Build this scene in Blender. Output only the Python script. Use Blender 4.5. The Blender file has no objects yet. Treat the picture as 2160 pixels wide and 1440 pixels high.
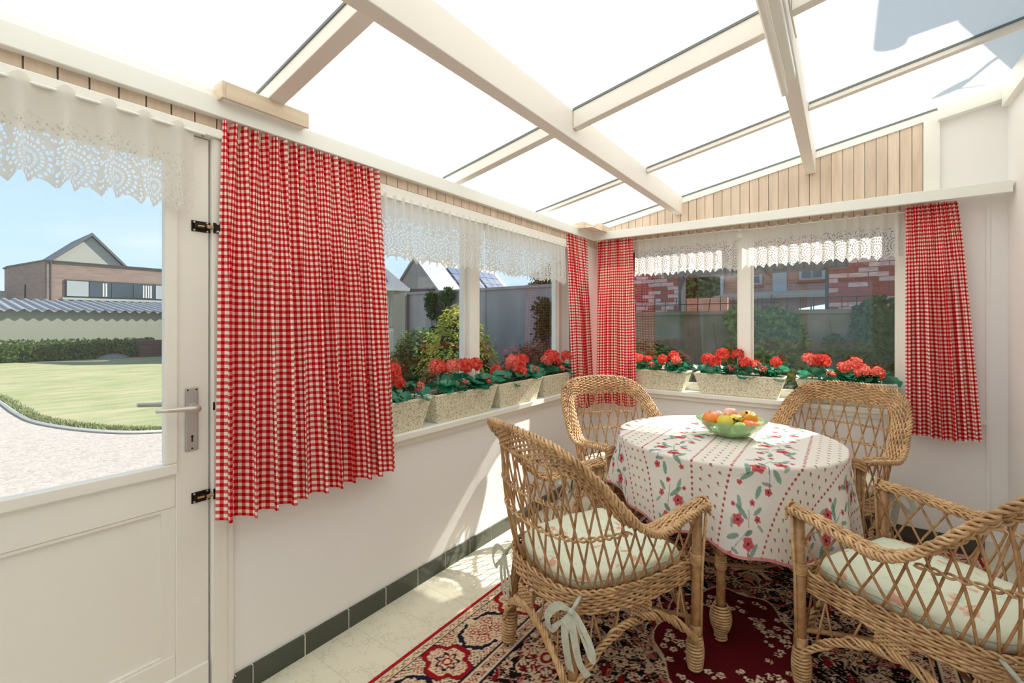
import bpy, math, random
import numpy as np
from mathutils import Vector, Matrix

# ------------------------------------------------------------------ camera, sky, sun, exposure
scn = bpy.context.scene
COL = scn.collection
PI = math.pi
cam_data = bpy.data.cameras.new('camera')
cam = bpy.data.objects.new('camera', cam_data)
COL.objects.link(cam)
YAW = math.atan(698 / 956.0)
cam.location = (1.75, 0.0, 1.33)
cam.rotation_euler = (PI / 2, 0, YAW)
cam_data.sensor_width = 36
cam_data.lens = 956 / 2160 * 36
cam_data.shift_y = -38 / 2160
cam_data.clip_start = 0.02
cam_data.clip_end = 400
scn.camera = cam

world = bpy.data.worlds.new('sky')
scn.world = world
world.use_nodes = True
wn = world.node_tree
for n in list(wn.nodes): wn.nodes.remove(n)
wo = wn.nodes.new('ShaderNodeOutputWorld')
bg = wn.nodes.new('ShaderNodeBackground')
SUN = Vector((0.40, 1.0, 0.90)).normalized()
tcw = wn.nodes.new('ShaderNodeTexCoord'); spw = wn.nodes.new('ShaderNodeSeparateXYZ'); rpw = wn.nodes.new('ShaderNodeValToRGB')
wn.links.new(tcw.outputs['Generated'], spw.inputs[0]); wn.links.new(spw.outputs[2], rpw.inputs[0])
for k_, (pos, c_) in enumerate([(0.0, (.70, .84, .97)), (.12, (.60, .80, .98)), (.45, (.44, .66, .94)), (1.0, (.34, .52, .84))]):
    if k_ > 1: rpw.color_ramp.elements.new(pos)
    e_ = rpw.color_ramp.elements[k_]; e_.position = pos; e_.color = (*c_, 1)
# thin high cloud
nzw = wn.nodes.new('ShaderNodeTexNoise'); nzw.inputs['Scale'].default_value = 2.2; nzw.inputs['Detail'].default_value = 5
mpw = wn.nodes.new('ShaderNodeMapping'); mpw.inputs['Scale'].default_value = (1, 1, 4)
wn.links.new(tcw.outputs['Generated'], mpw.inputs[0]); wn.links.new(mpw.outputs[0], nzw.inputs[0])
crw = wn.nodes.new('ShaderNodeValToRGB'); crw.color_ramp.elements[0].position = .48; crw.color_ramp.elements[1].position = .85
wn.links.new(nzw.outputs[0], crw.inputs[0])
mxw = wn.nodes.new('ShaderNodeMix'); mxw.data_type = 'RGBA'; mxw.inputs[7].default_value = (.95, .97, 1.0, 1)
wn.links.new(crw.outputs[0], mxw.inputs[0]); wn.links.new(rpw.outputs[0], mxw.inputs[6])
wn.links.new(mxw.outputs[2], bg.inputs[0])
bg.inputs['Strength'].default_value = 0.50
wn.links.new(bg.outputs[0], wo.inputs[0])

sun_data = bpy.data.lights.new('sun', 'SUN')
sun_data.energy = 4.6
sun_data.angle = math.radians(0.53)
sun_data.color = (1.0, 0.945, 0.865)
sun_ob = bpy.data.objects.new('sun', sun_data)
COL.objects.link(sun_ob)
sun_ob.location = (8, 10, 9)
sun_ob.rotation_euler = SUN.to_track_quat('Z', 'Y').to_euler()

scn.view_settings.view_transform = 'Standard'
scn.view_settings.look = 'None'
scn.view_settings.gamma = 1
scn.view_settings.use_curve_mapping = False
scn.view_settings.exposure = 1.6
scn.cycles.use_denoising = True
scn.cycles.max_bounces = 14
scn.cycles.diffuse_bounces = 7
scn.cycles.transparent_max_bounces = 24
scn.cycles.sample_clamp_indirect = 8
scn.cycles.caustics_reflective = False
scn.cycles.caustics_refractive = False

# ------------------------------------------------------------------ helpers
def lin(c):
    return tuple(((v / 255) / 12.92 if v / 255 <= 0.04045 else ((v / 255 + 0.055) / 1.055) ** 2.4) for v in c)

class MB:
    """collects shapes, becomes ONE mesh"""
    def __init__(s): s.v = []; s.f = []; s.uv = []; s.has_uv = False
    def add(s, vs, fs, uvs=None):
        o = len(s.v); s.v += [tuple(p) for p in vs]
        s.f += [tuple(i + o for i in f) for f in fs]
        if uvs is not None: s.has_uv = True; s.uv += uvs
        else: s.uv += [(0, 0)] * len(vs)
    def box(s, a, b, M=None):
        (x0, y0, z0), (x1, y1, z1) = a, b
        vs = [(x0, y0, z0), (x1, y0, z0), (x1, y1, z0), (x0, y1, z0), (x0, y0, z1), (x1, y0, z1), (x1, y1, z1), (x0, y1, z1)]
        if M is not None: vs = [tuple(M @ Vector(p)) for p in vs]
        s.add(vs, [(0, 3, 2, 1), (4, 5, 6, 7), (0, 1, 5, 4), (1, 2, 6, 5), (2, 3, 7, 6), (3, 0, 4, 7)])
        return s
    def prism(s, pts, axis, a, b):
        """polygon pts in the two other axes, extruded along axis"""
        n = len(pts); vs = []
        for t in (a, b):
            for p, q in pts:
                vs.append({'x': (t, p, q), 'y': (p, t, q), 'z': (p, q, t)}[axis])
        s.add(vs, [tuple(range(n))[::-1], tuple(range(n, 2 * n))] + [(i, (i + 1) % n, n + (i + 1) % n, n + i) for i in range(n)])
        return s
    def tube(s, P, r, k=6, closed=False, caps=True):
        P = [Vector(p) for p in P]; n = len(P)
        if n < 2: return s
        rr = r if isinstance(r, (list, tuple)) else [r] * n
        ref = None; rings = []
        for i in range(n):
            t = (P[(i + 1) % n] - P[i - 1]) if closed else (P[min(i + 1, n - 1)] - P[max(i - 1, 0)])
            if t.length < 1e-9: t = Vector((0, 0, 1))
            t.normalize()
            if ref is None:
                ref = Vector((0, 0, 1)) if abs(t.z) < .8 else Vector((1, 0, 0))
            u = ref - t * ref.dot(t)
            if u.length < 1e-6: u = t.orthogonal()
            u.normalize(); ref = u; w = t.cross(u)
            rings.append([P[i] + (u * math.cos(2 * PI * j / k) + w * math.sin(2 * PI * j / k)) * rr[i] for j in range(k)])
        vs = [q for g in rings for q in g]; fs = []
        m = n if closed else n - 1
        for i in range(m):
            a = i * k; b = ((i + 1) % n) * k
            for j in range(k):
                fs.append((a + j, a + (j + 1) % k, b + (j + 1) % k, b + j))
        if caps and not closed:
            fs.append(tuple(range(k))[::-1]); fs.append(tuple(range((n - 1) * k, n * k)))
        s.add(vs, fs); return s
    def lathe(s, prof, k=24, c=(0, 0, 0), sx=1, sy=1):
        vs = []; fs = []
        for r, z in prof:
            for j in range(k):
                a = 2 * PI * j / k
                vs.append((c[0] + r * sx * math.cos(a), c[1] + r * sy * math.sin(a), c[2] + z))
        for i in range(len(prof) - 1):
            for j in range(k):
                fs.append((i * k + j, i * k + (j + 1) % k, (i + 1) * k + (j + 1) % k, (i + 1) * k + j))
        s.add(vs, fs); return s
    def grid(s, fn, nu, nv, uvfn=None, wrap=False):
        vs = [fn(i / nu, j / nv) for j in range(nv + 1) for i in range(nu + (0 if wrap else 1))]
        w = nu if wrap else nu + 1
        fs = [(j * w + i, j * w + (i + 1) % w, (j + 1) * w + (i + 1) % w, (j + 1) * w + i) for j in range(nv) for i in range(nu)]
        uv = [uvfn(i / nu, j / nv) for j in range(nv + 1) for i in range(w)] if uvfn else None
        s.add(vs, fs, uv); return s
    def mesh(s, name, m=None, smooth=False):
        me = bpy.data.meshes.new(name)
        me.from_pydata(s.v, [], s.f)
        if s.has_uv:
            l = me.uv_layers.new(name='UVMap')
            idx = np.empty(len(me.loops), dtype=np.int32); me.loops.foreach_get('vertex_index', idx)
            l.data.foreach_set('uv', np.array(s.uv, dtype=np.float32)[idx].ravel())
        if smooth: me.polygons.foreach_set('use_smooth', [True] * len(me.polygons))
        if m: me.materials.append(m)
        me.update(); return me
    def build(s, name, m=None, parent=None, smooth=False, loc=None, rot=None):
        return put(name, s.mesh(name, m, smooth), parent, loc, rot)

def put(name, me, parent=None, loc=None, rot=None, scale=None):
    o = bpy.data.objects.new(name, me); COL.objects.link(o)
    if parent: o.parent = parent
    if loc is not None: o.location = loc
    if rot is not None: o.rotation_euler = rot
    if scale is not None: o.scale = scale if isinstance(scale, (tuple, list)) else (scale,) * 3
    return o

def tag(o, label=None, cat=None, group=None, kind=None):
    if label: o['label'] = label
    if cat: o['category'] = cat
    if group: o['group'] = group
    if kind: o['kind'] = kind
    return o

def empty(name, loc=(0, 0, 0), rz=0, parent=None):
    o = bpy.data.objects.new(name, None); COL.objects.link(o)
    o.location = loc; o.rotation_euler = (0, 0, rz); o.empty_display_size = .05
    if parent: o.parent = parent
    return o

def copy_tree(o, parent=None):
    c = o.copy(); COL.objects.link(c)
    if parent: c.parent = parent
    for ch in list(o.children): copy_tree(ch, c)
    return c

def bevel(o, w=.003, seg=2):
    m = o.modifiers.new('bevel', 'BEVEL'); m.width = w; m.segments = seg; m.limit_method = 'ANGLE'
    return o

# ------------------------------------------------------------------ node helpers
def newmat(name):
    m = bpy.data.materials.new(name); m.use_nodes = True
    nt = m.node_tree
    for n in list(nt.nodes): nt.nodes.remove(n)
    out = nt.nodes.new('ShaderNodeOutputMaterial')
    return m, nt, out

def N(nt, t, **kw):
    n = nt.nodes.new(t)
    for k, v in kw.items():
        if k.startswith('i_'):
            key = k[2:]; key = int(key) if key.isdigit() else key
            n.inputs[key].default_value = v
        else: setattr(n, k, v)
    return n

def math_(nt, op, a, b=None, c=None):
    n = nt.nodes.new('ShaderNodeMath'); n.operation = op
    for i, x in enumerate((a, b, c)):
        if x is None: continue
        if isinstance(x, (int, float)): n.inputs[i].default_value = x
        else: nt.links.new(x, n.inputs[i])
    return n.outputs[0]

def mixc(nt, f, a, b):
    n = nt.nodes.new('ShaderNodeMix'); n.data_type = 'RGBA'
    for i, x in ((0, f), (6, a), (7, b)):
        if isinstance(x, (int, float)): n.inputs[i].default_value = x
        elif isinstance(x, tuple): n.inputs[i].default_value = (*x, 1) if len(x) == 3 else x
        else: nt.links.new(x, n.inputs[i])
    return n.outputs[2]

def ramp(nt, f, stops):
    n = nt.nodes.new('ShaderNodeValToRGB'); e = n.color_ramp.elements
    while len(e) < len(stops): e.new(.5)
    for el, (p, c) in zip(e, stops): el.position = p; el.color = (*c, 1)
    nt.links.new(f, n.inputs[0]); return n.outputs[0]

def noise(nt, vec, scale, detail=3, rough=.55, out=0):
    n = N(nt, 'ShaderNodeTexNoise', i_Scale=scale, i_Detail=detail, i_Roughness=rough)
    if vec is not None: nt.links.new(vec, n.inputs['Vector'])
    return n.outputs[out]

def obco(nt, scale=(1, 1, 1)):
    g = nt.nodes.new('ShaderNodeNewGeometry')
    m = N(nt, 'ShaderNodeMapping'); m.inputs['Scale'].default_value = scale
    nt.links.new(g.outputs['Position'], m.inputs[0]); return m.outputs[0]

def loco(nt, scale=(1, 1, 1)):
    g = nt.nodes.new('ShaderNodeTexCoord')
    m = N(nt, 'ShaderNodeMapping'); m.inputs['Scale'].default_value = scale
    nt.links.new(g.outputs['Object'], m.inputs[0]); return m.outputs[0]

def bump(nt, h, strength, dist=.01):
    b = N(nt, 'ShaderNodeBump', i_Strength=strength, i_Distance=dist)
    nt.links.new(h, b.inputs['Height']); return b.outputs[0]

def plain(name, c, rough=.5, var=.06, nscale=8, metal=0, bmp=0, bscale=60, spec=.5, coord='w', stretch=(1, 1, 1)):
    m, nt, out = newmat(name)
    p = N(nt, 'ShaderNodeBsdfPrincipled', i_Roughness=rough, i_Metallic=metal)
    p.inputs['Specular IOR Level'].default_value = spec
    c = lin(c); v = obco(nt, stretch) if coord == 'w' else loco(nt, stretch)
    f = noise(nt, v, nscale)
    col = mixc(nt, f, tuple(x * (1 - var) for x in c), tuple(min(1, x * (1 + var)) for x in c))
    nt.links.new(col, p.inputs['Base Color'])
    if bmp: nt.links.new(bump(nt, noise(nt, v, bscale, 4), bmp, .004), p.inputs['Normal'])
    nt.links.new(p.outputs[0], out.inputs[0]); return m

def grain(name, c1, c2, stretch, scale=14, rough=.5, knots=False):
    m, nt, out = newmat(name)
    p = N(nt, 'ShaderNodeBsdfPrincipled', i_Roughness=rough)
    oi = nt.nodes.new('ShaderNodeObjectInfo')
    v = obco(nt, stretch)
    add = N(nt, 'ShaderNodeVectorMath', operation='ADD'); nt.links.new(v, add.inputs[0])
    cb = N(nt, 'ShaderNodeCombineXYZ'); nt.links.new(math_(nt, 'MULTIPLY', oi.outputs['Random'], 37.), cb.inputs[0])
    nt.links.new(cb.outputs[0], add.inputs[1])
    f = noise(nt, add.outputs[0], scale, 5, .6)
    f2 = ramp(nt, f, [(.3, (0, 0, 0)), (.7, (1, 1, 1))])
    col = mixc(nt, f2, lin(c1), lin(c2))
    r = math_(nt, 'MULTIPLY_ADD', oi.outputs['Random'], .16, .90)
    hs = N(nt, 'ShaderNodeHueSaturation'); nt.links.new(col, hs.inputs['Color']); nt.links.new(r, hs.inputs['Value'])
    nt.links.new(hs.outputs[0], p.inputs['Base Color'])
    nt.links.new(bump(nt, f, .15, .002), p.inputs['Normal'])
    nt.links.new(p.outputs[0], out.inputs[0]); return m

def schlick(nt):
    lw = N(nt, 'ShaderNodeLayerWeight', i_Blend=.5)
    return math_(nt, 'MULTIPLY_ADD', math_(nt, 'POWER', lw.outputs['Facing'], 4.0), .92, .045)

def glassmat(name, tint=(.86, .875, .865), gloss=1.0):
    m, nt, out = newmat(name)
    fr = schlick(nt)
    tr = N(nt, 'ShaderNodeBsdfTransparent'); tr.inputs[0].default_value = (*tint, 1)
    gl = N(nt, 'ShaderNodeBsdfGlossy', i_Roughness=.01)
    gl.inputs['Color'].default_value = (1, 1, 1, 1)
    mx = N(nt, 'ShaderNodeMixShader')
    nt.links.new(math_(nt, 'MULTIPLY', fr, gloss), mx.inputs[0])
    nt.links.new(tr.outputs[0], mx.inputs[1]); nt.links.new(gl.outputs[0], mx.inputs[2])
    nt.links.new(mx.outputs[0], out.inputs[0]); return m

def sheet(nt, col, trans, rough=.8, normal=None):
    """diffuse + translucent, for cloth, petals, leaves"""
    d = N(nt, 'ShaderNodeBsdfDiffuse'); t = N(nt, 'ShaderNodeBsdfTranslucent')
    for s in (d, t):
        if isinstance(col, tuple): s.inputs[0].default_value = (*col, 1)
        else: nt.links.new(col, s.inputs[0])
        if normal is not None: nt.links.new(normal, s.inputs['Normal'])
    mx = N(nt, 'ShaderNodeMixShader', i_0=trans)
    nt.links.new(d.outputs[0], mx.inputs[1]); nt.links.new(t.outputs[0], mx.inputs[2])
    return mx.outputs[0]

def sheetmat(name, c, c2=None, trans=.35, nscale=30, gloss=0, coord='w'):
    m, nt, out = newmat(name)
    c = lin(c); c2 = lin(c2) if c2 else tuple(x * .7 for x in c)
    v = obco(nt) if coord == 'w' else loco(nt)
    f = ramp(nt, noise(nt, v, nscale, 2), [(.35, (0, 0, 0)), (.65, (1, 1, 1))])
    s = sheet(nt, mixc(nt, f, c, c2), trans)
    if gloss:
        g = N(nt, 'ShaderNodeBsdfGlossy', i_Roughness=.35)
        mx = N(nt, 'ShaderNodeMixShader', i_0=gloss)
        nt.links.new(s, mx.inputs[1]); nt.links.new(g.outputs[0], mx.inputs[2]); s = mx.outputs[0]
    nt.links.new(s, out.inputs[0]); return m

# ------------------------------------------------------------------ materials
M = {}
M['wall'] = plain('painted_plaster', (242, 240, 238), .75, .015, 3, bmp=.05, bscale=25)
M['white'] = plain('white_gloss_paint', (240, 238, 230), .38, .02, 5, bmp=.03, bscale=18)
M['door'] = plain('white_door_paint', (238, 234, 226), .35, .025, 4, bmp=.04, bscale=14)
M['whitecool'] = plain('white_rail_paint', (238, 238, 232), .4, .02, 6)
M['beam'] = plain('painted_timber', (232, 226, 218), .55, .04, 6, bmp=.12, bscale=30, stretch=(1, .25, 1))
M['plank'] = grain('limed_pine', (224, 204, 184), (202, 180, 158), (3, 3, .3), 9, .55)
M['rawwood'] = grain('bare_softwood', (222, 205, 184), (204, 184, 160), (4, .4, 4), 8, .6)
M['dark_metal'] = plain('dark_bronze', (46, 36, 28), .4, .2, 60, metal=.7)
M['brass'] = plain('worn_brass', (190, 160, 110), .35, .1, 50, metal=.8)
M['screw'] = plain('steel_screws', (215, 212, 205), .35, .05, 50, metal=.6)
M['alu'] = plain('brushed_aluminium', (188, 182, 178), .38, .04, 20, metal=.75)
M['alu_light'] = plain('satin_handle', (208, 202, 192), .3, .03, 20, metal=.6)
M['black'] = plain('black', (22, 20, 20), .6, .1, 10)
M['glass'] = glassmat('window_glass')
M['glassdark'] = plain('far_window_glass', (58, 72, 84), .08, .2, .6)
M['grout'] = plain('grout', (228, 224, 212), .85, .03, 20)

# translucent roof sheet with fine ribs and one rusty streak
def roofmat():
    m, nt, out = newmat('translucent_roof_sheet')
    v = obco(nt)
    sp = N(nt, 'ShaderNodeSeparateXYZ'); nt.links.new(v, sp.inputs[0])
    x, y = sp.outputs[0], sp.outputs[1]
    rib = math_(nt, 'SINE', math_(nt, 'MULTIPLY', y, 2 * PI / .011))
    n1 = noise(nt, v, 2.2, 3)
    base = mixc(nt, n1, (.84, .825, .735), (.87, .855, .78))
    # stain: line from (0,.58) to (.37,.60)
    d = math_(nt, 'ABSOLUTE', math_(nt, 'SUBTRACT', y, math_(nt, 'ADD', .585, math_(nt, 'MULTIPLY', noise(nt, v, 4), .03))))
    st = math_(nt, 'MULTIPLY', math_(nt, 'SUBTRACT', 1.0, math_(nt, 'MINIMUM', math_(nt, 'DIVIDE', d, .03), 1.0)), .55)
    lim = math_(nt, 'LESS_THAN', x, .5)
    col = mixc(nt, math_(nt, 'MULTIPLY', st, lim), base, (.70, .52, .30))
    s = sheet(nt, col, .62, normal=bump(nt, rib, .12, .001))
    nt.links.new(s, out.inputs[0]); return m
M['roof'] = roofmat()

def gingham(name, period=.0228, red=(186, 16, 22), white=(246, 240, 230)):
    m, nt, out = newmat(name)
    uv = nt.nodes.new('ShaderNodeUVMap')
    sp = N(nt, 'ShaderNodeSeparateXYZ'); nt.links.new(uv.outputs[0], sp.inputs[0])
    def sq(o):
        fr = math_(nt, 'FRACT', math_(nt, 'DIVIDE', o, period))
        return math_(nt, 'GREATER_THAN', fr, .5)
    a = sq(sp.outputs[0]); b = sq(sp.outputs[1])
    s = math_(nt, 'MULTIPLY', math_(nt, 'ADD', a, b), .5)
    nn = noise(nt, uv.outputs[0], 260, 1)
    s2 = math_(nt, 'ADD', s, math_(nt, 'MULTIPLY', math_(nt, 'SUBTRACT', nn, .5), .12))
    col = ramp(nt, s2, [(.0, lin(white)), (.5, lin((220, 94, 90))), (1., lin(red))])
    nt.links.new(sheet(nt, col, .12), out.inputs[0]); return m
M['gingham'] = gingham('red_gingham')

def lacemat():
    m, nt, out = newmat('white_lace')
    uv = nt.nodes.new('ShaderNodeUVMap')
    sp = N(nt, 'ShaderNodeSeparateXYZ'); nt.links.new(uv.outputs[0], sp.inputs[0])
    u, v = sp.outputs[0], sp.outputs[1]          # metres; v = drop below the rod
    per = .13
    fu = math_(nt, 'SUBTRACT', math_(nt, 'MULTIPLY', math_(nt, 'FRACT', math_(nt, 'DIVIDE', u, per)), per), per / 2)
    dv = math_(nt, 'SUBTRACT', v, .20)
    d = math_(nt, 'SQRT', math_(nt, 'ADD', math_(nt, 'MULTIPLY', fu, fu), math_(nt, 'MULTIPLY', dv, dv)))
    rings = math_(nt, 'GREATER_THAN', math_(nt, 'SINE', math_(nt, 'MULTIPLY', d, 2 * PI / .016)), .05)
    ang = math_(nt, 'ARCTAN2', fu, dv)
    spokes = math_(nt, 'GREATER_THAN', math_(nt, 'SINE', math_(nt, 'MULTIPLY', ang, 22)), -.25)
    ringholes = math_(nt, 'MULTIPLY', rings, spokes)
    vo = N(nt, 'ShaderNodeTexVoronoi', i_Scale=100.); nt.links.new(uv.outputs[0], vo.inputs['Vector'])
    net = math_(nt, 'LESS_THAN', vo.outputs['Distance'], .36)
    inring = math_(nt, 'LESS_THAN', d, .058)
    body = math_(nt, 'GREATER_THAN', v, .105)
    h = mixc(nt, inring, net, ringholes)
    # row of eyelets across the plain top
    e1 = math_(nt, 'LESS_THAN', math_(nt, 'ABSOLUTE', math_(nt, 'SUBTRACT', v, math_(nt, 'ADD', .085, math_(nt, 'MULTIPLY', math_(nt, 'ABSOLUTE', fu), .35)))), .012)
    e = math_(nt, 'MULTIPLY', e1, math_(nt, 'LESS_THAN', vo.outputs['Distance'], .33))
    fac = math_(nt, 'MAXIMUM', math_(nt, 'MULTIPLY', h, body), e)
    fac = math_(nt, 'MAXIMUM', fac, .10)
    fac = math_(nt, 'MULTIPLY', fac, .78)
    s = sheet(nt, (.86, .84, .80), .5)
    tr = N(nt, 'ShaderNodeBsdfTransparent')
    mx = N(nt, 'ShaderNodeMixShader')
    nt.links.new(fac, mx.inputs[0]); nt.links.new(s, mx.inputs[1]); nt.links.new(tr.outputs[0], mx.inputs[2])
    nt.links.new(mx.outputs[0], out.inputs[0]); return m
M['lace'] = lacemat()

def vcolmat(name, rough=.9, trans=0, bmp=0, bscale=400):
    m, nt, out = newmat(name)
    a = nt.nodes.new('ShaderNodeAttribute'); a.attribute_name = 'Col'
    if trans: nt.links.new(sheet(nt, a.outputs['Color'], trans), out.inputs[0]); return m
    p = N(nt, 'ShaderNodeBsdfPrincipled', i_Roughness=rough); p.inputs['Specular IOR Level'].default_value = .1
    nt.links.new(a.outputs['Color'], p.inputs['Base Color'])
    if bmp: nt.links.new(bump(nt, noise(nt, obco(nt), bscale, 2), bmp, .003), p.inputs['Normal'])
    nt.links.new(p.outputs[0], out.inputs[0]); return m

def wicker(name, a, b, dk, rough=.42, sc=40):
    m, nt, out = newmat(name)
    p = N(nt, 'ShaderNodeBsdfPrincipled', i_Roughness=rough)
    v = loco(nt)
    f = noise(nt, v, sc, 3)
    f2 = noise(nt, v, 9, 2)
    c = mixc(nt, ramp(nt, f, [(.35, (0, 0, 0)), (.65, (1, 1, 1))]), lin(a), lin(b))
    c = mixc(nt, math_(nt, 'MULTIPLY', ramp(nt, f2, [(.45, (0, 0, 0)), (.75, (1, 1, 1))]), .6), c, lin(dk))
    nt.links.new(c, p.inputs['Base Color'])
    nt.links.new(bump(nt, f, .2, .002), p.inputs['Normal'])
    nt.links.new(p.outputs[0], out.inputs[0]); return m
M['wicker'] = wicker('honey_wicker', (218, 182, 136), (190, 148, 102), (130, 86, 50))
M['cane'] = wicker('peeled_cane', (192, 150, 104), (164, 120, 78), (118, 78, 46))
M['wickerdark'] = wicker('aged_wicker', (196, 148, 94), (170, 120, 72), (130, 84, 46))

def cushionmat():
    m, nt, out = newmat('floral_cushion_cotton')
    v = loco(nt)
    f1 = ramp(nt, noise(nt, v, 11, 2), [(.55, (0, 0, 0)), (.62, (1, 1, 1))])
    f2 = ramp(nt, noise(nt, v, 23, 3), [(.56, (0, 0, 0)), (.62, (1, 1, 1))])
    f3 = ramp(nt, noise(nt, v, 17, 4, .7), [(.55, (0, 0, 0)), (.66, (1, 1, 1))])
    c = mixc(nt, math_(nt, 'MULTIPLY', f3, .45), lin((232, 236, 214)), lin((176, 214, 180)))
    c = mixc(nt, math_(nt, 'MULTIPLY', math_(nt, 'MULTIPLY', f1, f2), .75), c, lin((226, 150, 122)))
    nt.links.new(sheet(nt, c, .12), out.inputs[0]); return m
M['cushion'] = cushionmat()
M['ribbon'] = sheetmat('pale_cotton_ribbon', (226, 230, 214), (206, 214, 198), .3, 60, coord='l')
M['cloth'] = vcolmat('floral_tablecloth', trans=.16)
M['rug'] = vcolmat('persian_rug', .95, bmp=.6)
M['petal'] = sheetmat('red_geranium_petals', (216, 46, 40), (246, 128, 112), .42, 90, coord='l')
M['petal2'] = sheetmat('coral_geranium_petals', (226, 76, 64), (250, 168, 150), .45, 90, coord='l')
M['leaf'] = sheetmat('geranium_leaf', (22, 104, 70), (38, 142, 104), .35, 34, gloss=.06, coord='l')
M['leaf2'] = sheetmat('geranium_leaf_light', (66, 168, 132), (40, 128, 92), .4, 34, gloss=.08, coord='l')
M['stem'] = plain('green_stem', (120, 158, 110), .5, .1, 40)
M['soil'] = plain('dark_soil', (52, 36, 28), .95, .3, 60, bmp=.6, bscale=90)

def planterm():
    m, nt, out = newmat('woven_relief_planter')
    p = N(nt, 'ShaderNodeBsdfPrincipled', i_Roughness=.7)
    v = loco(nt)
    sp = N(nt, 'ShaderNodeSeparateXYZ'); nt.links.new(v, sp.inputs[0])
    u = math_(nt, 'ADD', sp.outputs[0], sp.outputs[1])
    w = math_(nt, 'SINE', math_(nt, 'MULTIPLY', u, 2 * PI / .022))
    z = math_(nt, 'SINE', math_(nt, 'MULTIPLY', sp.outputs[2], 2 * PI / .011))
    wv = math_(nt, 'MULTIPLY', w, z)
    n1 = noise(nt, v, 90, 3)
    f = math_(nt, 'ADD', math_(nt, 'MULTIPLY', wv, .12), n1)
    c = ramp(nt, f, [(.36, lin((182, 170, 138))), (.45, lin((226, 220, 194))), (.75, lin((240, 236, 214)))])
    nt.links.new(c, p.inputs['Base Color'])
    nt.links.new(bump(nt, math_(nt, 'ADD', math_(nt, 'MULTIPLY', w, .5), math_(nt, 'MULTIPLY', wv, .5)), .5, .003), p.inputs['Normal'])
    nt.links.new(p.outputs[0], out.inputs[0]); return m
M['planter'] = planterm()

def floortile():
    m, nt, out = newmat('cream_marbled_tile')
    p = N(nt, 'ShaderNodeBsdfPrincipled', i_Roughness=.22)
    v = obco(nt)
    oi = nt.nodes.new('ShaderNodeObjectInfo')
    add = N(nt, 'ShaderNodeVectorMath', operation='ADD'); nt.links.new(v, add.inputs[0])
    cb = N(nt, 'ShaderNodeCombineXYZ'); nt.links.new(math_(nt, 'MULTIPLY', oi.outputs['Random'], 50.), cb.inputs[2]); nt.links.new(cb.outputs[0], add.inputs[1])
    v = add.outputs[0]
    ns = noise(nt, v, 9, 6, .65)
    vein = math_(nt, 'LESS_THAN', math_(nt, 'ABSOLUTE', math_(nt, 'SUBTRACT', ns, .5)), .007)
    n2 = noise(nt, v, 5, 2)
    c = mixc(nt, n2, lin((232, 228, 208)), lin((220, 214, 192)))
    c = mixc(nt, math_(nt, 'MULTIPLY', vein, math_(nt, 'MULTIPLY', n2, .8)), c, lin((168, 158, 132)))
    nt.links.new(c, p.inputs['Base Color'])
    nt.links.new(p.outputs[0], out.inputs[0]); return m
M['tile'] = floortile()
M['skirt'] = plain('dark_green_glazed_tile', (72, 76, 66), .12, .12, 14)
# ------------------------------------------------------------------ room shell
def RZ(x): return 2.187 + .189 * x
ZS = .80      # window sill top
def S(o): o['kind'] = 'structure'; return o
def boxo(name, a, b, m, parent=None, bev=0):
    o = MB().box(a, b).build(name, m, parent)
    if bev: bevel(o, bev)
    return o

# left wall: below the windows, corner pier, strip above door and window
w = MB()
w.box((-.2, .715, 0), (0, 3.86, .762)).box((-.2, 3.42, .762), (0, 3.86, 2.10))
w.box((-.2, -1.9, 1.99), (-.004, 3.42, 2.098)).box((-.2, -1.9, 2.098), (-.17, 3.86, 2.14)).box((-.2, -1.9, 0), (0, -.33, 1.99))
wl = S(w.build('wall_left', M['wall']))
w = MB()
w.box((0, 3.66, 0), (2.49, 3.86, .757))
w.box((2.07, 3.66, .757), (2.49, 3.86, 2.1)).box((0, 3.66, .757), (.12, 3.86, 2.1))
w.prism([(0, 2.0), (2.49, 2.0), (2.49, RZ(2.49) - .012), (0, RZ(0) - .012)], 'y', 3.664, 3.70)
w.prism([(-.2, 2.14), (2.49, 2.14), (2.49, RZ(2.49) - .012), (-.2, 2.142)], 'y', 3.70, 3.86)
wb = S(w.build('wall_back', M['wall']))
wr = S(boxo('wall_right', (2.49, -1.9, 0), (2.62, 3.86, RZ(2.49) + .02), M['wall']))
w = MB(); w.box((-.2, -1.9, 0), (2.62, -1.8, .8)); w.box((-.2, -1.9, .8), (.2, -1.8, 2.1)); w.box((2.2, -1.9, .8), (2.62, -1.8, 2.1))
w.prism([(-.2, 2.1), (2.62, 2.1), (2.62, RZ(2.5)), (-.2, RZ(-.2))], 'y', -1.9, -1.8)
wf = S(w.build('wall_front', M['wall']))

# limed pine planks above the windows
pmesh = {}
def plank_left(y0, wd, z0, z1):
    g = .0022
    k = ('l', round(wd, 4), z0, z1)
    if k not in pmesh:
        b = MB(); b.prism([(0, z0), (0, z1), (.010, z1), (.012, z1 - .002), (.012, z0 + .002), (.010, z0)], 'y', g, wd - g)
        b2 = MB(); b2.v = [(p[0], p[1], p[2]) for p in b.v]; b2.f = b.f; b2.uv = b.uv
        pmesh[k] = b2.mesh('plank', M['plank'])
    return put('plank', pmesh[k], wl, (0, y0, 0))
y = -.318
while y < 3.60:
    plank_left(y, .0652, 1.985, 2.098); y += .0652
x = .055; i = 0
while x < 2.13:
    wd = .0605 if x < 1.7 else .0565
    x1 = min(x + wd, 2.138)
    b = MB(); b.prism([(x + .002, 1.99), (x1 - .002, 1.99), (x1 - .002, RZ(x1) - .055), (x + .002, RZ(x) - .055)], 'y', 3.651, 3.664)
    b.build('plank', M['plank'], wb)
    x = x1

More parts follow.
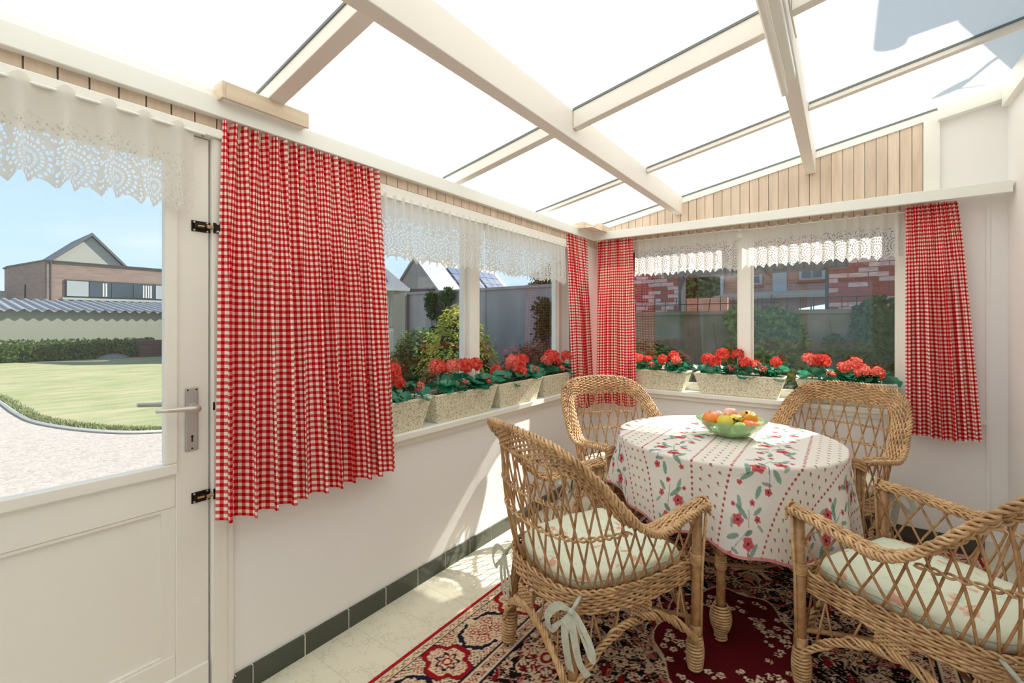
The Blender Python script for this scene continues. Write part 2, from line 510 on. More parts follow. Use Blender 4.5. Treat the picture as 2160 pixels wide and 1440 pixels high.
# skirting tiles
def skirt(name, n, place, parent):
    pass
sk_l = S(boxo('baseboard_left', (0, .72, 0), (.0088, 3.66, .0815), M['grout']))
tm = MB().box((0, .0026, .0), (.0105, .1964, .083)).mesh('tile', M['skirt'])
y = .779 - .199 * 1
for k in range(15):
    yy = .779 + .199 * (k - 1)
    if k == 0:
        MB().box((0, .7215, 0), (.011, .7772, .083)).build('tile', M['skirt'], sk_l)
    elif yy + .19 < 3.66: put('tile', tm, sk_l, (0, yy, 0))
MB().box((0, .709, 0), (.022, .7205, .075)).build('tile', M['skirt'], sk_l)
sk_b = S(boxo('baseboard_back', (.012, 3.654, 0), (2.49, 3.66, .095), M['grout']))
tb = MB().box((.0018, 3.649, 0), (.1972, 3.66, .095)).mesh('tile', M['skirt'])
for k in range(12): put('tile', tb, sk_b, (.012 + .199 * k, 0, 0))

# floor: marbled tiles, recessed joints
fl = S(boxo('floor', (-.2, -1.9, -.12), (2.62, 3.86, -.0012), M['grout']))
ft = MB().box((.0007, .0007, -.01), (.3993, .1993, 0)).mesh('floor_tile', M['tile'])
for i in range(13):
    for j in range(18):
        if i > 1: continue
        put('floor_tile', ft, fl, (i * .4 - .02, j * .2 + .2, 0))
ftb = MB().box((.78, .2, -.01), (2.49, 3.66, -.0005)).build('floor_tile', M['tile'], fl)

M['seal'] = plain('dark_rubber_seal', (112, 120, 118), .7)
# roof: translucent sheets on purlins and rafters
rf = S(empty('ceiling'))
ys = [-1.9, -.2, .86, 1.91, 2.86, 3.95]
for a, b in zip(ys[:-1], ys[1:]):
    for x0, x1 in ((-.45, .71), (.71, 1.57), (1.57, 2.50)):
        m = MB(); z = lambda x: RZ(x) + .002
        m.add([(x0, a + .002, z(x0)), (x1, a + .002, z(x1)), (x1, b - .002, z(x1)), (x0, b - .002, z(x0))], [(0, 1, 2, 3)])
        m.build('roof_sheet', M['roof'], rf)
def purlin(x0, x1, d, y0, y1):
    m = MB(); zb = RZ(x0) - d
    m.prism([(x0, zb), (x1, zb), (x1, RZ(x1) - .003), (x0, RZ(x0) - .003)], 'y', y0, y1)
    o = m.build('trim_1', M['beam']); bevel(o, .004); return S(o)
purlin(.677, .737, .132, -1.85, 3.652).name = 'trim_1'
o = purlin(1.543, 1.603, .142, -1.85, 3.652); o.name = 'trim_2'
def rafter(x0, x1, y0, y1, d, n, mat='beam'):
    m = MB(); m.prism([(x0, RZ(x0) - d), (x1, RZ(x1) - d), (x1, RZ(x1) - .006), (x0, RZ(x0) - .006)], 'y', y0, y1)
    o = m.build('trim_%d' % n, M[mat]); bevel(o, .003)
    m = MB(); m.prism([(x0, RZ(x0) - .011), (x1, RZ(x1) - .011), (x1, RZ(x1) - .001), (x0, RZ(x0) - .001)], 'y', y0 - .005, y0 + .001); m.build('seal', M['seal'], o)
    return S(o)
rafter(-.1, .676, .80, .86, .062, 3)
rafter(-.1, .676, 1.865, 1.915, .066, 4)
rafter(.739, 1.542, 1.865, 1.91, .092, 5)
rafter(1.604, 2.488, 1.865, 1.91, .062, 6)
rafter(-.1, .676, 2.835, 2.875, .034, 7)
rafter(.739, 1.542, 2.84, 2.875, .034, 8)
rafter(1.604, 2.488, 2.84, 2.88, .034, 9)
rafter(-.1, .676, -.25, -.2, .062, 10)
rafter(.739, 1.542, -.25, -.2, .09, 11)
rafter(1.604, 2.488, -.25, -.2, .062, 12)
# sloping strip at the head of the back planks, eave strip on the left
m = MB(); m.prism([(.02, RZ(.02) - .057), (2.2, RZ(2.2) - .057), (2.2, RZ(2.2) - .012), (.02, RZ(.02) - .012)], 'y', 3.64, 3.664)
o = S(m.build('trim_13', M['whitecool']))
m = MB(); m.prism([(.02, RZ(.02) - .013), (2.2, RZ(2.2) - .013), (2.2, RZ(2.2) - .001), (.02, RZ(.02) - .001)], 'y', 3.636, 3.641); m.build('seal', M['seal'], o)
m = MB(); m.box((-.012, -1.8, 2.102), (.012, .655, 2.128))
S(m.build('trim_14', M['whitecool']))
# white upright at the end of the planks, white boxing at top right, board on the house wall
m = MB().box((2.139, 3.636, 2.0), (2.212, 3.664, RZ(2.17) - .03)); o = S(m.build('trim_15', M['white'])); bevel(o, .004)
m = MB(); m.prism([(2.2, RZ(2.2) - .085), (2.488, RZ(2.488) - .085), (2.488, RZ(2.488) - .01), (2.2, RZ(2.2) - .01)], 'y', 3.60, 3.664)
S(m.build('trim_16', M['whitecool']))
m = MB().box((2.455, -1.8, 2.52), (2.49, 3.60, RZ(2.46) - .01)); S(m.build('trim_17', M['whitecool']))
# tall low-relief strips on the plaster at right
m = MB().box((2.405, 3.652, .1), (2.42, 3.66, 1.99)); S(m.build('trim_18', M['wall']))

# ---- window sills
def sill(name, pts, a, b, axis):
    m = MB(); m.prism(pts, axis, a, b); o = m.build(name, M['white']); bevel(o, .006, 3); return S(o)
sill('trim_19', [(-.2, .765), (.045, .765), (.045, .80), (-.2, .80)], .72, 3.60, 'y')
m = MB().box((0, .72, .735), (.02, 3.62, .765)); S(m.build('trim_20', M['white']))
sill('trim_21', [(3.86, .765), (3.605, .765), (3.605, .80), (3.86, .80)], .046, 2.13, 'x')
m = MB().box((.02, 3.632, .735), (2.12, 3.66, .765)); m.box((2.12, 3.645, .755), (2.41, 3.66, .785)); S(m.build('trim_22', M['white']))

# ---- windows
def frame_box(m, a, b): m.box(a, b)
win1 = S(empty('window_1'))
def fr(win, a, b, name='frame'):
    o = MB().box(a, b).build(name, M['white'], win); bevel(o, .004); return o
# left window, glass at x=-.15
fr(win1, (-.185, .72, .80), (-.115, 3.42, .86)); fr(win1, (-.185, .72, 1.95), (-.115, 3.42, 2.01))
fr(win1, (-.185, .72, .86), (-.115, .78, 1.95)); fr(win1, (-.19, 2.095, .86), (-.10, 2.19, 1.95), 'mullion')
fr(win1, (-.185, 3.20, .86), (-.115, 3.25, 1.95)); fr(win1, (-.19, 3.27, .80), (-.06, 3.42, 1.99), 'jamb')
for a, b in ((.78, 2.095), (2.19, 3.20)):
    MB().box((-.153, a, .86), (-.149, b, 1.95)).build('pane', M['glass'], win1)
    m = MB()
    for (p, q) in (((-.148, a, .86), (-.135, a + .014, 1.95)), ((-.148, b - .014, .86), (-.135, b, 1.95)), ((-.148, a, .86), (-.135, b, .874))): m.box(p, q)
    m.build('glazing_bead', M['white'], win1)
win2 = S(empty('window_2'))
G = 3.80
fr(win2, (.12, G - .035, .80), (2.07, G + .035, .845)); fr(win2, (.12, G - .035, 2.09), (2.07, G + .035, 2.14))
fr(win2, (.12, G - .035, .845), (.17, G + .035, 2.09)); fr(win2, (2.03, G - .035, .845), (2.07, G + .035, 2.09))
fr(win2, (1.115, G - .06, .845), (1.20, G + .035, 2.09), 'mullion')
for a, b in ((.17, 1.115), (1.20, 2.03)):
    MB().box((a, G - .002, .845), (b, G + .002, 2.09)).build('pane', M['glass'], win2)
    m = MB()
    for (p, q) in (((a, G - .018, .845), (a + .012, G - .004, 2.09)), ((b - .012, G - .018, .845), (b, G - .004, 2.09)), ((a, G - .018, .845), (b, G - .004, .858))): m.box(p, q)
    m.build('glazing_bead', M['white'], win2)
added_win3 = S(empty('added_window_3'))  # window added behind the camera to bring in daylight
o = MB().box((.2, -1.89, .8), (2.2, -1.82, .86)); o.box((.2, -1.89, 2.04), (2.2, -1.82, 2.1)); o.box((.2, -1.89, .86), (.26, -1.82, 2.04)); o.box((2.14, -1.89, .86), (2.2, -1.82, 2.04)); o.box((1.16, -1.89, .86), (1.24, -1.82, 2.04)); o.build('frame', M['white'], added_win3)
MB().box((.26, -1.857, .86), (2.14, -1.853, 2.04)).build('pane', M['glass'], added_win3)
# head strips behind the lace
S(boxo('trim_23', (-.06, .70, 1.93), (.012, 3.5, 1.985), M['white'], bev=.003))
S(boxo('trim_24', (.06, 3.645, 1.955), (2.10, 3.72, 2.012), M['white'], bev=.003))
S(boxo('trim_25', (-.01, -.33, 1.962), (.03, .672, 1.992), M['white'], bev=.003))

# ---- pelmets (curtain boards)
S(boxo('trim_26', (.005, -1.7, 2.033), (.04, 3.53, 2.098), M['whitecool'], bev=.003))
S(boxo('trim_27', (.04, 3.50, 2.028), (2.478, 3.53, 2.092), M['whitecool'], bev=.003))
S(boxo('trim_28', (.04, 3.53, 2.07), (2.478, 3.64, 2.085), M['white']))
# bare softwood boxing on the pelmet
def woodbox(pts, label):
    r = empty('wood_boxing')
    tag(r, label, 'board')
    for a, b in pts:
        o = MB().box(a, b).build('board', M['rawwood'], r); bevel(o, .002)
    return r
r = woodbox([((.068, .662, 2.085), (.08, .955, 2.142)), ((.0, .65, 2.085), (.08, .662, 2.142))], 'bare timber boxing on the curtain board above the tall gingham curtain')
MB().box((.0, .66, 2.088), (.07, .95, 2.094)).build('base', M['white'], r)
r = woodbox([((.088, 3.24, 2.085), (.10, 3.42, 2.135)), ((.0, 3.228, 2.085), (.10, 3.24, 2.135)), ((.10, 3.41, 2.085), (.17, 3.422, 2.15)), ((.158, 3.42, 2.085), (.17, 3.62, 2.135))], 'bare timber boxing with a stepped outline in the corner of the curtain boards')
MB().box((.01, 3.24, 2.088), (.16, 3.60, 2.094)).build('base', M['white'], r)

# ---- door
dr = S(empty('door_1'))
D0, D1 = -.25, .640
def dbox(name, a, b, bev=.003, mat='door'):
    o = MB().box(a, b).build(name, M[mat], dr)
    if bev: bevel(o, bev)
    return o
dbox('stile', (-.045, .545, .012), (0, D1, 1.955)); dbox('stile', (-.045, D0, .012), (0, D0 + .095, 1.955))
dbox('rail', (-.045, D0 + .095, 1.86), (-.0005, .545, 1.955)); dbox('rail', (-.045, D0 + .095, .735), (-.0005, .545, .86)); dbox('rail', (-.045, D0 + .095, .012), (-.0005, .545, .255))
dbox('panel', (-.032, D0 + .095, .25), (-.014, .545, .74))
for y0, y1, z0, z1 in ((.512, .548, .878, 1.87), (D0 + .09, D0 + .125, .878, 1.87), (D0 + .09, .548, .842, .878), (D0 + .09, .548, 1.87, 1.90)):
    o = MB().box((-.02, y0, z0), (.012, y1, z1)).build('moulding', M['door'], dr); bevel(o, .005, 3)
m = MB()
m.prism([(-.014, .505), (-.0, .52), (-.014, .52)], 'z', .25, .74)
m.prism([(-.014, .725), (-.0, .74), (-.014, .74)], 'y', D0 + .1, .52) if False else None
for q in (((-.0165, .5075, .2625), (-.0035, .5445, .7255)), ((-.0165, D0 + .1, .7255), (-.0035, .5445, .7345)), ((-.0165, D0 + .1, .2555), (-.0035, .5445, .2625))):
    MB().box(*q).build('panel_bead', M['door'], dr)
dbox('kick_board', (0, D0, .012), (.012, .636, .185), .003)
MB().box((-.03, D0 + .12, .87), (-.026, .52, 1.88)).build('pane', M['glass'], dr)
# lock side frame
S(boxo('trim_29', (-.12, .645, 0), (.012, .715, 1.985), M['door'], bev=.004))
S(boxo('trim_30', (.012, .650, 0), (.016, .690, 1.96), M['door']))
S(boxo('trim_31', (-.12, -.33, 0), (.012, -.255, 1.985), M['door'], bev=.004))
S(boxo('trim_32', (-.12, -.255, 1.96), (-.002, .645, 1.99), M['door']))
# handle
h = MB()
h.box((0.0, .570, .908), (.006, .607, 1.117)); ho = h.build('handle_plate', M['alu'], dr); bevel(ho, .0025)
MB().tube([(.004, .5885, 1.05), (.012, .5885, 1.05)], .0165, 20).build('rosette', M['alu_light'], ho, smooth=False)
lev = MB(); P = [(.010, .592, 1.05), (.03, .592, 1.05), (.046, .590, 1.051), (.052, .575, 1.053), (.052, .55, 1.056), (.052, .51, 1.058), (.052, .478, 1.06)]
lev.tube(P, [.011, .0115, .0125, .0115, .0085, .0068, .006], 12); lev.build('lever', M['alu_light'], ho, smooth=True)
lev = MB(); lev.tube([(-.05, .5885, 1.05), (-.09, .5885, 1.052), (-.098, .56, 1.055), (-.098, .47, 1.065)], [.01, .011, .009, .007], 10); lev.build('lever', M['alu_light'], ho, smooth=True)
k = MB(); k.tube([(.0055, .589, .955), (.0068, .589, .955)], .0042, 12); k.box((.0055, .5868, .9375), (.0068, .5912, .953)); k.build('keyhole', M['black'], ho)
k = MB()
for yy, zz in ((.576, 1.110), (.601, 1.110), (.589, .916)): k.tube([(.0055, yy, zz), (.0070, yy, zz)], .0028, 10)
k.build('screw', M['black'], ho)
# strike recess
S(MB().box((.0165, .6465, 1.035), (.018, .652, 1.062)).build('trim_33', M['black']))
S(MB().box((.0165, .654, 1.02), (.0205, .678, 1.075)).build('trim_34', M['door']))
# two barrel bolts
def bolt(z, label):
    r = empty('barrel_bolt', (.0, .588, z)); tag(r, label, 'bolt', 'barrel bolts on the door')
    X = .0
    p = MB().box((X, 0, -.018), (X + .003, .055, .018)).build('plate', M['dark_metal'], r); bevel(p, .001)
    p = MB().box((X + .016, .059, -.018), (X + .0175, .087, .018)); p.box((X + .0155, .06, -.012), (X + .03, .084, .012)); q = p.build('keeper', M['dark_metal'], r); bevel(q, .001)
    p = MB(); p.box((X + .003, .006, -.009), (X + .012, .05, .009)); q = p.build('housing', M['dark_metal'], r); bevel(q, .0015)
    p = MB(); p.tube([(X + .0125, .014, 0), (X + .0125, .034, 0)], .0035, 8); p.tube([(X + .006, .05, 0), (X + .02, .062, 0)], .0045, 8); p.build('bolt_rod', M['brass'], r)
    p = MB(); p.tube([(X + .010, .043, 0), (X + .022, .043, 0)], .0035, 10); p.lathe([(0, 0), (.005, .001), (.006, .004), (.004, .008), (0, .0085)], 10, (0, 0, 0)) if False else None
    p.tube([(X + .022, .043, 0), (X + .027, .043, 0)], [.0065, .005], 12); p.build('knob', M['brass'], r)
    for a, b in ((.008, .013), (.008, -.013), (.046, .014), (.046, -.014)):
        MB().tube([(X + .002, a, b), (X + .0042, a, b)], .0032, 8).build('screw', M['screw'], r)
    for a, b in ((.068, .013), (.068, -.013)):
        MB().tube([(X + .016, a, b), (X + .0315, a, b)], .0032, 8).build('screw', M['screw'], r)
    return r
bolt(1.656, 'upper dark barrel bolt of the white door, just below the lace')
bolt(.748, 'lower dark barrel bolt of the white door, under the handle')
# chipped skirting stub beside the door frame
# ---- fluorescent batten beside the right purlin
r = empty('fluorescent_light', (1.578, 1.4, 2.315)); tag(r, 'slim white fluorescent batten light under the right ceiling beam', 'lamp')
b_ = MB().box((-.012, -1.0, -.012), (.02, .72, .0215)).build('housing', M['whitecool'], r); bevel(b_, .004)
b_ = MB().tube([(-.026, -.98, -.018), (-.026, .80, -.018)], .0135, 14); b_.build('tube', M['white'], r, smooth=False)
b_ = MB().box((-.036, .80, -.03), (-.014, .815, -.004)); b_.build('cap', M['whitecool'], r)
b_ = MB(); b_.tube([(.034, -.9, .10), (.034, -.2, .09), (.034, .1, .05), (.036, .3, .02), (.034, .55, .06)], .003, 6); b_.build('cord', M['alu_light'], r)
# ------------------------------------------------------------------ gingham curtains
def curtain(label, A, B, zt, A2, B2, zb, out, folds, seed, fabric=1.75, amp=.022, group='red gingham curtains', hemwave=.006):
    """A,B top ends; A2,B2 bottom ends (x,y); out = direction into the room"""
    rnd = random.Random(seed)
    A, B, A2, B2 = (Vector((*p, 0)) for p in (A, B, A2, B2))
    out = Vector((*out, 0)); L = (B2 - A2).length
    # irregular fold positions
    ks = [(rnd.uniform(.75, 1.3)) for _ in range(folds)]; tot = sum(ks); cum = [0]
    for k in ks: cum.append(cum[-1] + k / tot)
    am = [rnd.uniform(.6, 1.25) for _ in range(folds)]; lean = [rnd.uniform(-.35, .35) for _ in range(folds)]
    tilt = [rnd.uniform(-.015, .015) for _ in range(folds + 1)]
    ph1, ph2 = rnd.uniform(0, 6), rnd.uniform(0, 6)
    def prof(u, v):
        # which fold
        c = [cum[i] + (tilt[i] * v if 0 < i < folds else 0) for i in range(folds + 1)]
        i = 0
        while i < folds - 1 and u > c[i + 1]: i += 1
        t = (u - c[i]) / max(1e-6, c[i + 1] - c[i])
        t2 = min(1, max(0, t + lean[i] * t * (1 - t) * 1.6))
        s = (.5 - .5 * math.cos(2 * PI * t2)) ** .55
        top = .5 - .5 * math.cos(2 * PI * (u * folds * 1.7 + ph1))
        mixv = min(1, v * 2.6 + .05)
        grow = .45 + .55 * v
        return (top * .45 * (1 - mixv) + s * am[i] * mixv * grow), t2
    nu = folds * 22; nv = 60
    # arc length measured along the middle row gives the cloth coordinate
    def pos(u, v):
        p = A.lerp(B, u).lerp(A2.lerp(B2, u), v ** .8)
        d, t = prof(u, v)
        side = (B - A).normalized() * math.sin(2 * PI * t) * .50 * amp * min(1, v * 2.2)
        p = p + out * (d * amp * 1.9) + side
        z = zt + (zb - zt) * v
        z += hemwave * v * math.sin(u * 9 + ph2)
        return (p.x, p.y, z)
    arc = [0]
    for i in range(nu):
        a, b = Vector(pos(i / nu, .55)), Vector(pos((i + 1) / nu, .55)); arc.append(arc[-1] + (b - a).length)
    k = max(1, L * fabric / arc[-1])
    m = MB(); m.grid(pos, nu, nv, lambda u, v: (arc[min(nu, round(u * nu))] * k, v * (zt - zb)))
    r = m.build('curtain', M['gingham'], None, True)
    tag(r, label, 'curtain', group)
    return r
curtain('wide red gingham curtain beside the glazed door', (.006, .672), (.006, 1.335), 2.031, (.052, .640), (.064, 1.385), .665, (1, 0), 11, 3, 1.5, .036)
curtain('narrow red gingham curtain at the corner end of the long side window', (.006, 3.095), (.006, 3.44), 2.031, (.058, 3.12), (.058, 3.45), .665, (1, 0), 6, 5, 1.5, .027)
curtain('red gingham curtain on the window wall next to the corner post', (.06, 3.565), (.365, 3.565), 2.027, (.05, 3.55), (.405, 3.55), .66, (0, -1), 6, 9, 1.5, .027)
curtain('red gingham curtain flaring out at the right end of the back window', (2.052, 3.575), (2.272, 3.575), 2.027, (2.05, 3.56), (2.375, 3.565), .67, (0, -1), 7, 14, 1.6, .03)

# ------------------------------------------------------------------ lace valances
def valance(label, A, B, zt, drop, out, n, seed, group, head=.018, scal=.026, hang=.014):
    rnd = random.Random(seed)
    A, B = Vector((*A, 0)), Vector((*B, 0)); out = Vector((*out, 0)); L = (B - A).length
    nu = n * 16; nv = 26
    j = [rnd.uniform(-.2, .2) for _ in range(n + 2)]; a = [rnd.uniform(.6, 1.2) for _ in range(n + 2)]; dz = [rnd.uniform(-.008, .008) for _ in range(n + 2)]
    def pos(u, v):
        i = int(u * n - 1e-9); t = u * n - i
        s = .5 - .5 * math.cos(2 * PI * (t + j[i] * t * (1 - t)))
        s = s ** 1.6
        p = A.lerp(B, u) + out * (s * hang * a[i] * (.9 + .9 * v))
        p += (B - A).normalized() * math.sin(2 * PI * t) * .006 * v
        sc = abs(math.sin(PI * u * L * 1.45 / .065))
        z = zt - v * (drop + dz[i] * math.sin(PI * t)) - (v ** 3) * scal * (sc - 1) * -1 + (v ** 3) * 0
        if v == 0: z += head * (s - .2)
        return (p.x, p.y, z)
    m = MB(); m.grid(pos, nu, nv, lambda u, v: (u * L * 1.45, v * drop))
    r = m.build('lace_valance', M['lace'], None, True)
    tag(r, label, 'curtain', group)
    d = (B - A).normalized()
    P0 = A - d * .03 + out * .006; P1 = B + d * .03 + out * .006
    rod = MB().tube([(P0.x, P0.y, zt - .004), (P1.x, P1.y, zt - .004)], .0045, 8).build('curtain_rod', M['whitecool'], r)
    for q in (P0, P1):
        MB().tube([(q.x, q.y, zt - .004), (q.x - out.x * .02, q.y - out.y * .02, zt - .004)], .004, 6).build('hook', M['brass'], r)
    return r
LG = 'lace valances'
valance('cream lace valance hung over the glass of the door', (.032, -.28), (.032, .585), 1.962, .25, (1, 0), 10, 2, LG, hang=.026)
valance('lace valance over the first pane of the side window, nearest the wide gingham curtain', (.012, 1.335), (.012, 2.095), 1.93, .275, (1, 0), 14, 4, LG)
valance('lace valance over the side window pane nearest the corner', (.012, 2.10), (.012, 3.08), 1.93, .275, (1, 0), 19, 6, LG)
valance('sunlit lace valance over the back window pane nearest the corner', (.36, 3.625), (1.13, 3.625), 2.015, .278, (0, -1), 12, 8, LG)
valance('sunlit lace valance over the right pane of the back window', (1.16, 3.625), (2.05, 3.625), 2.008, .262, (0, -1), 14, 10, LG)

# ------------------------------------------------------------------ geraniums in planters
def floret_mesh(name, seed, R, nf, mat):
    rnd = random.Random(seed); m = MB()
    for i in range(nf):
        # fibonacci dome
        t = (i + .5) / nf; ph = i * 2.39996; cz = 1 - 1.45 * t; sr = math.sqrt(max(0, 1 - cz * cz))
        n = Vector((sr * math.cos(ph), sr * math.sin(ph), cz)).normalized()
        c = n * R * rnd.uniform(.72, 1.0)
        u = n.orthogonal().normalized(); w = n.cross(u); a0 = rnd.uniform(0, 6)
        fr_ = R * rnd.uniform(.40, .52)
        for p in range(5):
            a = a0 + p * 2 * PI / 5
            vs = [c]; K = 5
            for q in range(K):
                b = a + (q / (K - 1) - .5) * 1.35
                rr = fr_ * (1.0 + rnd.uniform(-.12, .12) - .12 * abs(q - 2) / 2)
                up = rnd.uniform(-.10, .34) * fr_
                vs.append(c + (u * math.cos(b) + w * math.sin(b)) * rr + n * (up))
            m.add([tuple(x) for x in vs], [(0, k, k + 1) for k in range(1, K)])
    return m.mesh(name, mat)
heads = [floret_mesh('flower_head', 11, .036, 17, M['petal']), floret_mesh('flower_head', 12, .033, 15, M['petal']), floret_mesh('flower_head', 13, .034, 16, M['petal2']), floret_mesh('flower_head', 14, .022, 7, M['petal2'])]
def leafmesh(R, cup, mat, seed):
    rnd = random.Random(seed); m = MB(); K = 22; vs = [(0, 0, 0)]
    for ring in (.5, 1.0):
        for k in range(K):
            a = -PI * .93 + 2 * PI * .93 * k / (K - 1)
            r = R * ring * (1 + (.07 * math.cos(a * 7) if ring == 1 else 0)) * (1 - .08 * math.cos(a * 2))
            vs.append((r * math.cos(a), r * math.sin(a), cup * R * ring * ring + (rnd.uniform(-.08, .08) * R if ring == 1 else 0)))
    fs = [(0, k, k + 1) for k in range(1, K)] + [(k, K + k, K + k + 1, k + 1) for k in range(1, K)]
    m.add(vs, fs); return m.mesh('leaf', mat, True)
leaves = [leafmesh(.038, .35, M['leaf'], 1), leafmesh(.034, .5, M['leaf'], 2), leafmesh(.042, .25, M['leaf'], 3), leafmesh(.032, .45, M['leaf2'], 4)]
def planter(loc, L, rz, label, plab, seed, nh=9, nl=34, front=-1):
    D, H = .16, .155
    r = empty('flower_box', loc, rz); tag(r, label, 'planter', 'woven planters of red geraniums')
    m = MB(); t = .011
    lb, db = L / 2 - .045, D / 2 - .025; lt, dt = L / 2 - .004, D / 2 - .004
    def ring(a, b, z): return [(-a, -b, z), (a, -b, z), (a, b, z), (-a, b, z)]
    vs = ring(lb, db, 0) + ring(lt, dt, H - .014) + ring(lt + .004, dt + .004, H - .012) + ring(lt + .004, dt + .004, H) + ring(lt - t, dt - t, H) + ring(lb - t + .005, db - t + .005, .012)
    fs = [(3, 2, 1, 0)]
    for k in range(5):
        for i in range(4): fs.append((k * 4 + i, k * 4 + (i + 1) % 4, (k + 1) * 4 + (i + 1) % 4, (k + 1) * 4 + i))
    fs.append(tuple(range(20, 24)))
    m.add(vs, fs); o = m.build('box', M['planter'], r); bevel(o, .004)
    MB().box((-lt + .016, -dt + .016, H - .035), (lt - .016, dt - .016, H - .022)).build('soil', M['soil'], r)
    # the plant
    rnd = random.Random(seed)
    g = empty('geranium', (loc[0], loc[1], loc[2] + H - .03), rz); tag(g, plab, 'flowers', 'red geraniums')
    sm = MB()
    for i in range(nl):
        x = rnd.uniform(-L / 2 + .045, L / 2 - .045); yb = rnd.uniform(-.03, .03)
        y = rnd.uniform(-.085, .07); z = rnd.uniform(.028, .085) - (.02 if abs(y) > .06 else 0)
        px = x + rnd.uniform(-.03, .03)
        P = [Vector((x, yb, 0)), Vector(((x + px) / 2, (yb + y) / 2, z * .8)), Vector((px, y, z))]
        sm.tube(P, .0018, 5)
        az = rnd.uniform(0, 2 * PI); tl = rnd.uniform(.15, .9)
        # lean outward to the room side
        e = (tl * (.9 if y > 0 else -1) * rnd.uniform(.3, 1) * -1, rnd.uniform(-.5, .5), az)
        o = put('leaf', rnd.choice(leaves), g, (px, y, z), None, rnd.uniform(.9, 1.35))
        R_ = Matrix.Rotation(tl * (.8 if y < 0 else -.6), 3, 'X') @ Matrix.Rotation(rnd.uniform(-.4, .4), 3, 'Y') @ Matrix.Rotation(az, 3, 'Z')
        o.rotation_euler = R_.to_euler()
    for i in range(nh):
        x = -L / 2 + .05 + (L - .10) * (i + rnd.uniform(.1, .9)) / nh
        y = rnd.uniform(-.07, .035); z = rnd.uniform(.085, .175)
        if i % 4 == 3: y = -.075; z = rnd.uniform(.06, .09)
        xb = x + rnd.uniform(-.05, .05)
        sm.tube([(xb, 0, 0), ((xb + x) / 2 + .01, y * .4, z * .6), (x, y, z - .01)], .0022, 5)
        hm = heads[3] if i % 4 == 3 else heads[rnd.randrange(3)]
        put('flower_head', hm, g, (x, y, z), (rnd.uniform(-.5, .5), rnd.uniform(-.5, .5), rnd.uniform(0, 6)), rnd.uniform(1.1, 1.35))
    sm.build('stem', M['stem'], g, True)
ZB = .8005
HR = PI / 2   # boxes along y: local -y faces +x
planter((-.035, 1.365, ZB), .55, HR, 'pale woven planter on the side sill, half hidden by the wide gingham curtain', 'red geraniums growing beside the wide gingham curtain', 21, 8)
planter((-.035, 1.927, ZB), .53, HR, 'pale woven planter on the side sill in front of the mullion, full length in view', 'red geraniums with a tall round head in front of the side window mullion', 22, 8)
planter((-.035, 2.455, ZB), .50, HR, 'pale woven planter second from the corner on the side sill', 'red geraniums second from the corner on the side sill', 23, 8)
planter((-.035, 2.985, ZB), .52, HR, 'pale woven planter at the corner end of the side sill', 'red geraniums at the corner end of the side sill', 24, 8)
planter((.50, 3.695, ZB), .56, 0, 'pale woven planter on the back sill right beside the corner curtain', 'red geraniums next to the corner curtain on the back sill', 25, 7)
planter((1.128, 3.69, ZB), .60, 0, 'pale woven planter in the middle of the back sill below the mullion', 'red geraniums in the middle planter of the back sill', 26, 9)
planter((1.755, 3.69, ZB), .53, 0, 'pale woven planter on the back sill beside the flaring curtain', 'red geraniums at the flaring curtain end of the back sill', 27, 9)
# ------------------------------------------------------------------ table, cloth
TC = Vector((1.25, 2.54, 0)); TR_ = .515
t = empty('table', (TC.x, TC.y, .012)); tag(t, 'round wicker table under the floral cloth in the middle of the chairs', 'table')
m = MB(); m.lathe([(0, .715), (TR_ - .012, .715), (TR_ - .003, .72), (TR_ - .003, .732), (TR_ - .012, .735), (0, .735)], 64); m.build('table_top', M['cane'], t, False)
m = MB()
for k in range(3): m.tube([((TR_ - .06) * math.cos(a), (TR_ - .06) * math.sin(a), .70 - k * .013) for a in [2 * PI * i / 60 for i in range(60)]], .0065, 6, closed=True)
m.build('apron_ring', M['wicker'], t, True)
legs = []
def helix(m, A, B, r0fn, turns, r, k=5, seg=14):
    A, B = Vector(A), Vector(B); ax = (B - A).normalized(); u = ax.orthogonal().normalized(); w = ax.cross(u); P = []
    n = int(turns * seg)
    for i in range(n + 1):
        tt = i / n; a = 2 * PI * turns * tt; rr = r0fn(tt)
        P.append(A.lerp(B, tt) + (u * math.cos(a) + w * math.sin(a)) * rr)
    m.tube(P, r, k)
for a in (-80, 10, 100, 190):
    a = math.radians(a); A = Vector((.42 * math.cos(a), .42 * math.sin(a), .70)); B = Vector((.505 * math.cos(a), .505 * math.sin(a), 0.0))
    m = MB(); m.tube([A, A.lerp(B, .5), B], [.021, .019, .017], 12); lg = m.build('leg', M['cane'], t, True)
    m = MB(); helix(m, A.lerp(B, .80), A.lerp(B, .995), lambda q: .019 + .021 * math.sin(PI * min(1, q * 1.15 + .05)) ** .8 if q < .82 else .022, 13, .0052); m.build('foot_wrap', M['wicker'], lg, True)
    m = MB(); helix(m, A.lerp(B, .52), A.lerp(B, .60), lambda q: .021, 8, .0035); m.build('binding', M['wicker'], lg, True)
for i in range(4):
    a0 = math.radians(-80 + 90 * i); a1 = a0 + PI / 2; P = []
    for j in range(17):
        q = j / 16; a = a0 + (a1 - a0) * q; rr = .46 - .10 * math.sin(PI * q); z = .30 + .25 * math.sin(PI * q) ** .7
        P.append((rr * math.cos(a), rr * math.sin(a), z))
    m = MB(); m.tube(P, .0075, 7); m.build('brace', M['cane'], t, True)
    P = []
    for sg in (-1, 1):
        q = math.radians(-80 + 90 * i)
        m = MB(); A = Vector((.44 * math.cos(q), .44 * math.sin(q), .36)); B = Vector((.44 * math.cos(q + sg * .28), .44 * math.sin(q + sg * .28), .68))
        m.tube([A, B], .008, 6); m.build('strut', M['cane'], t, True)
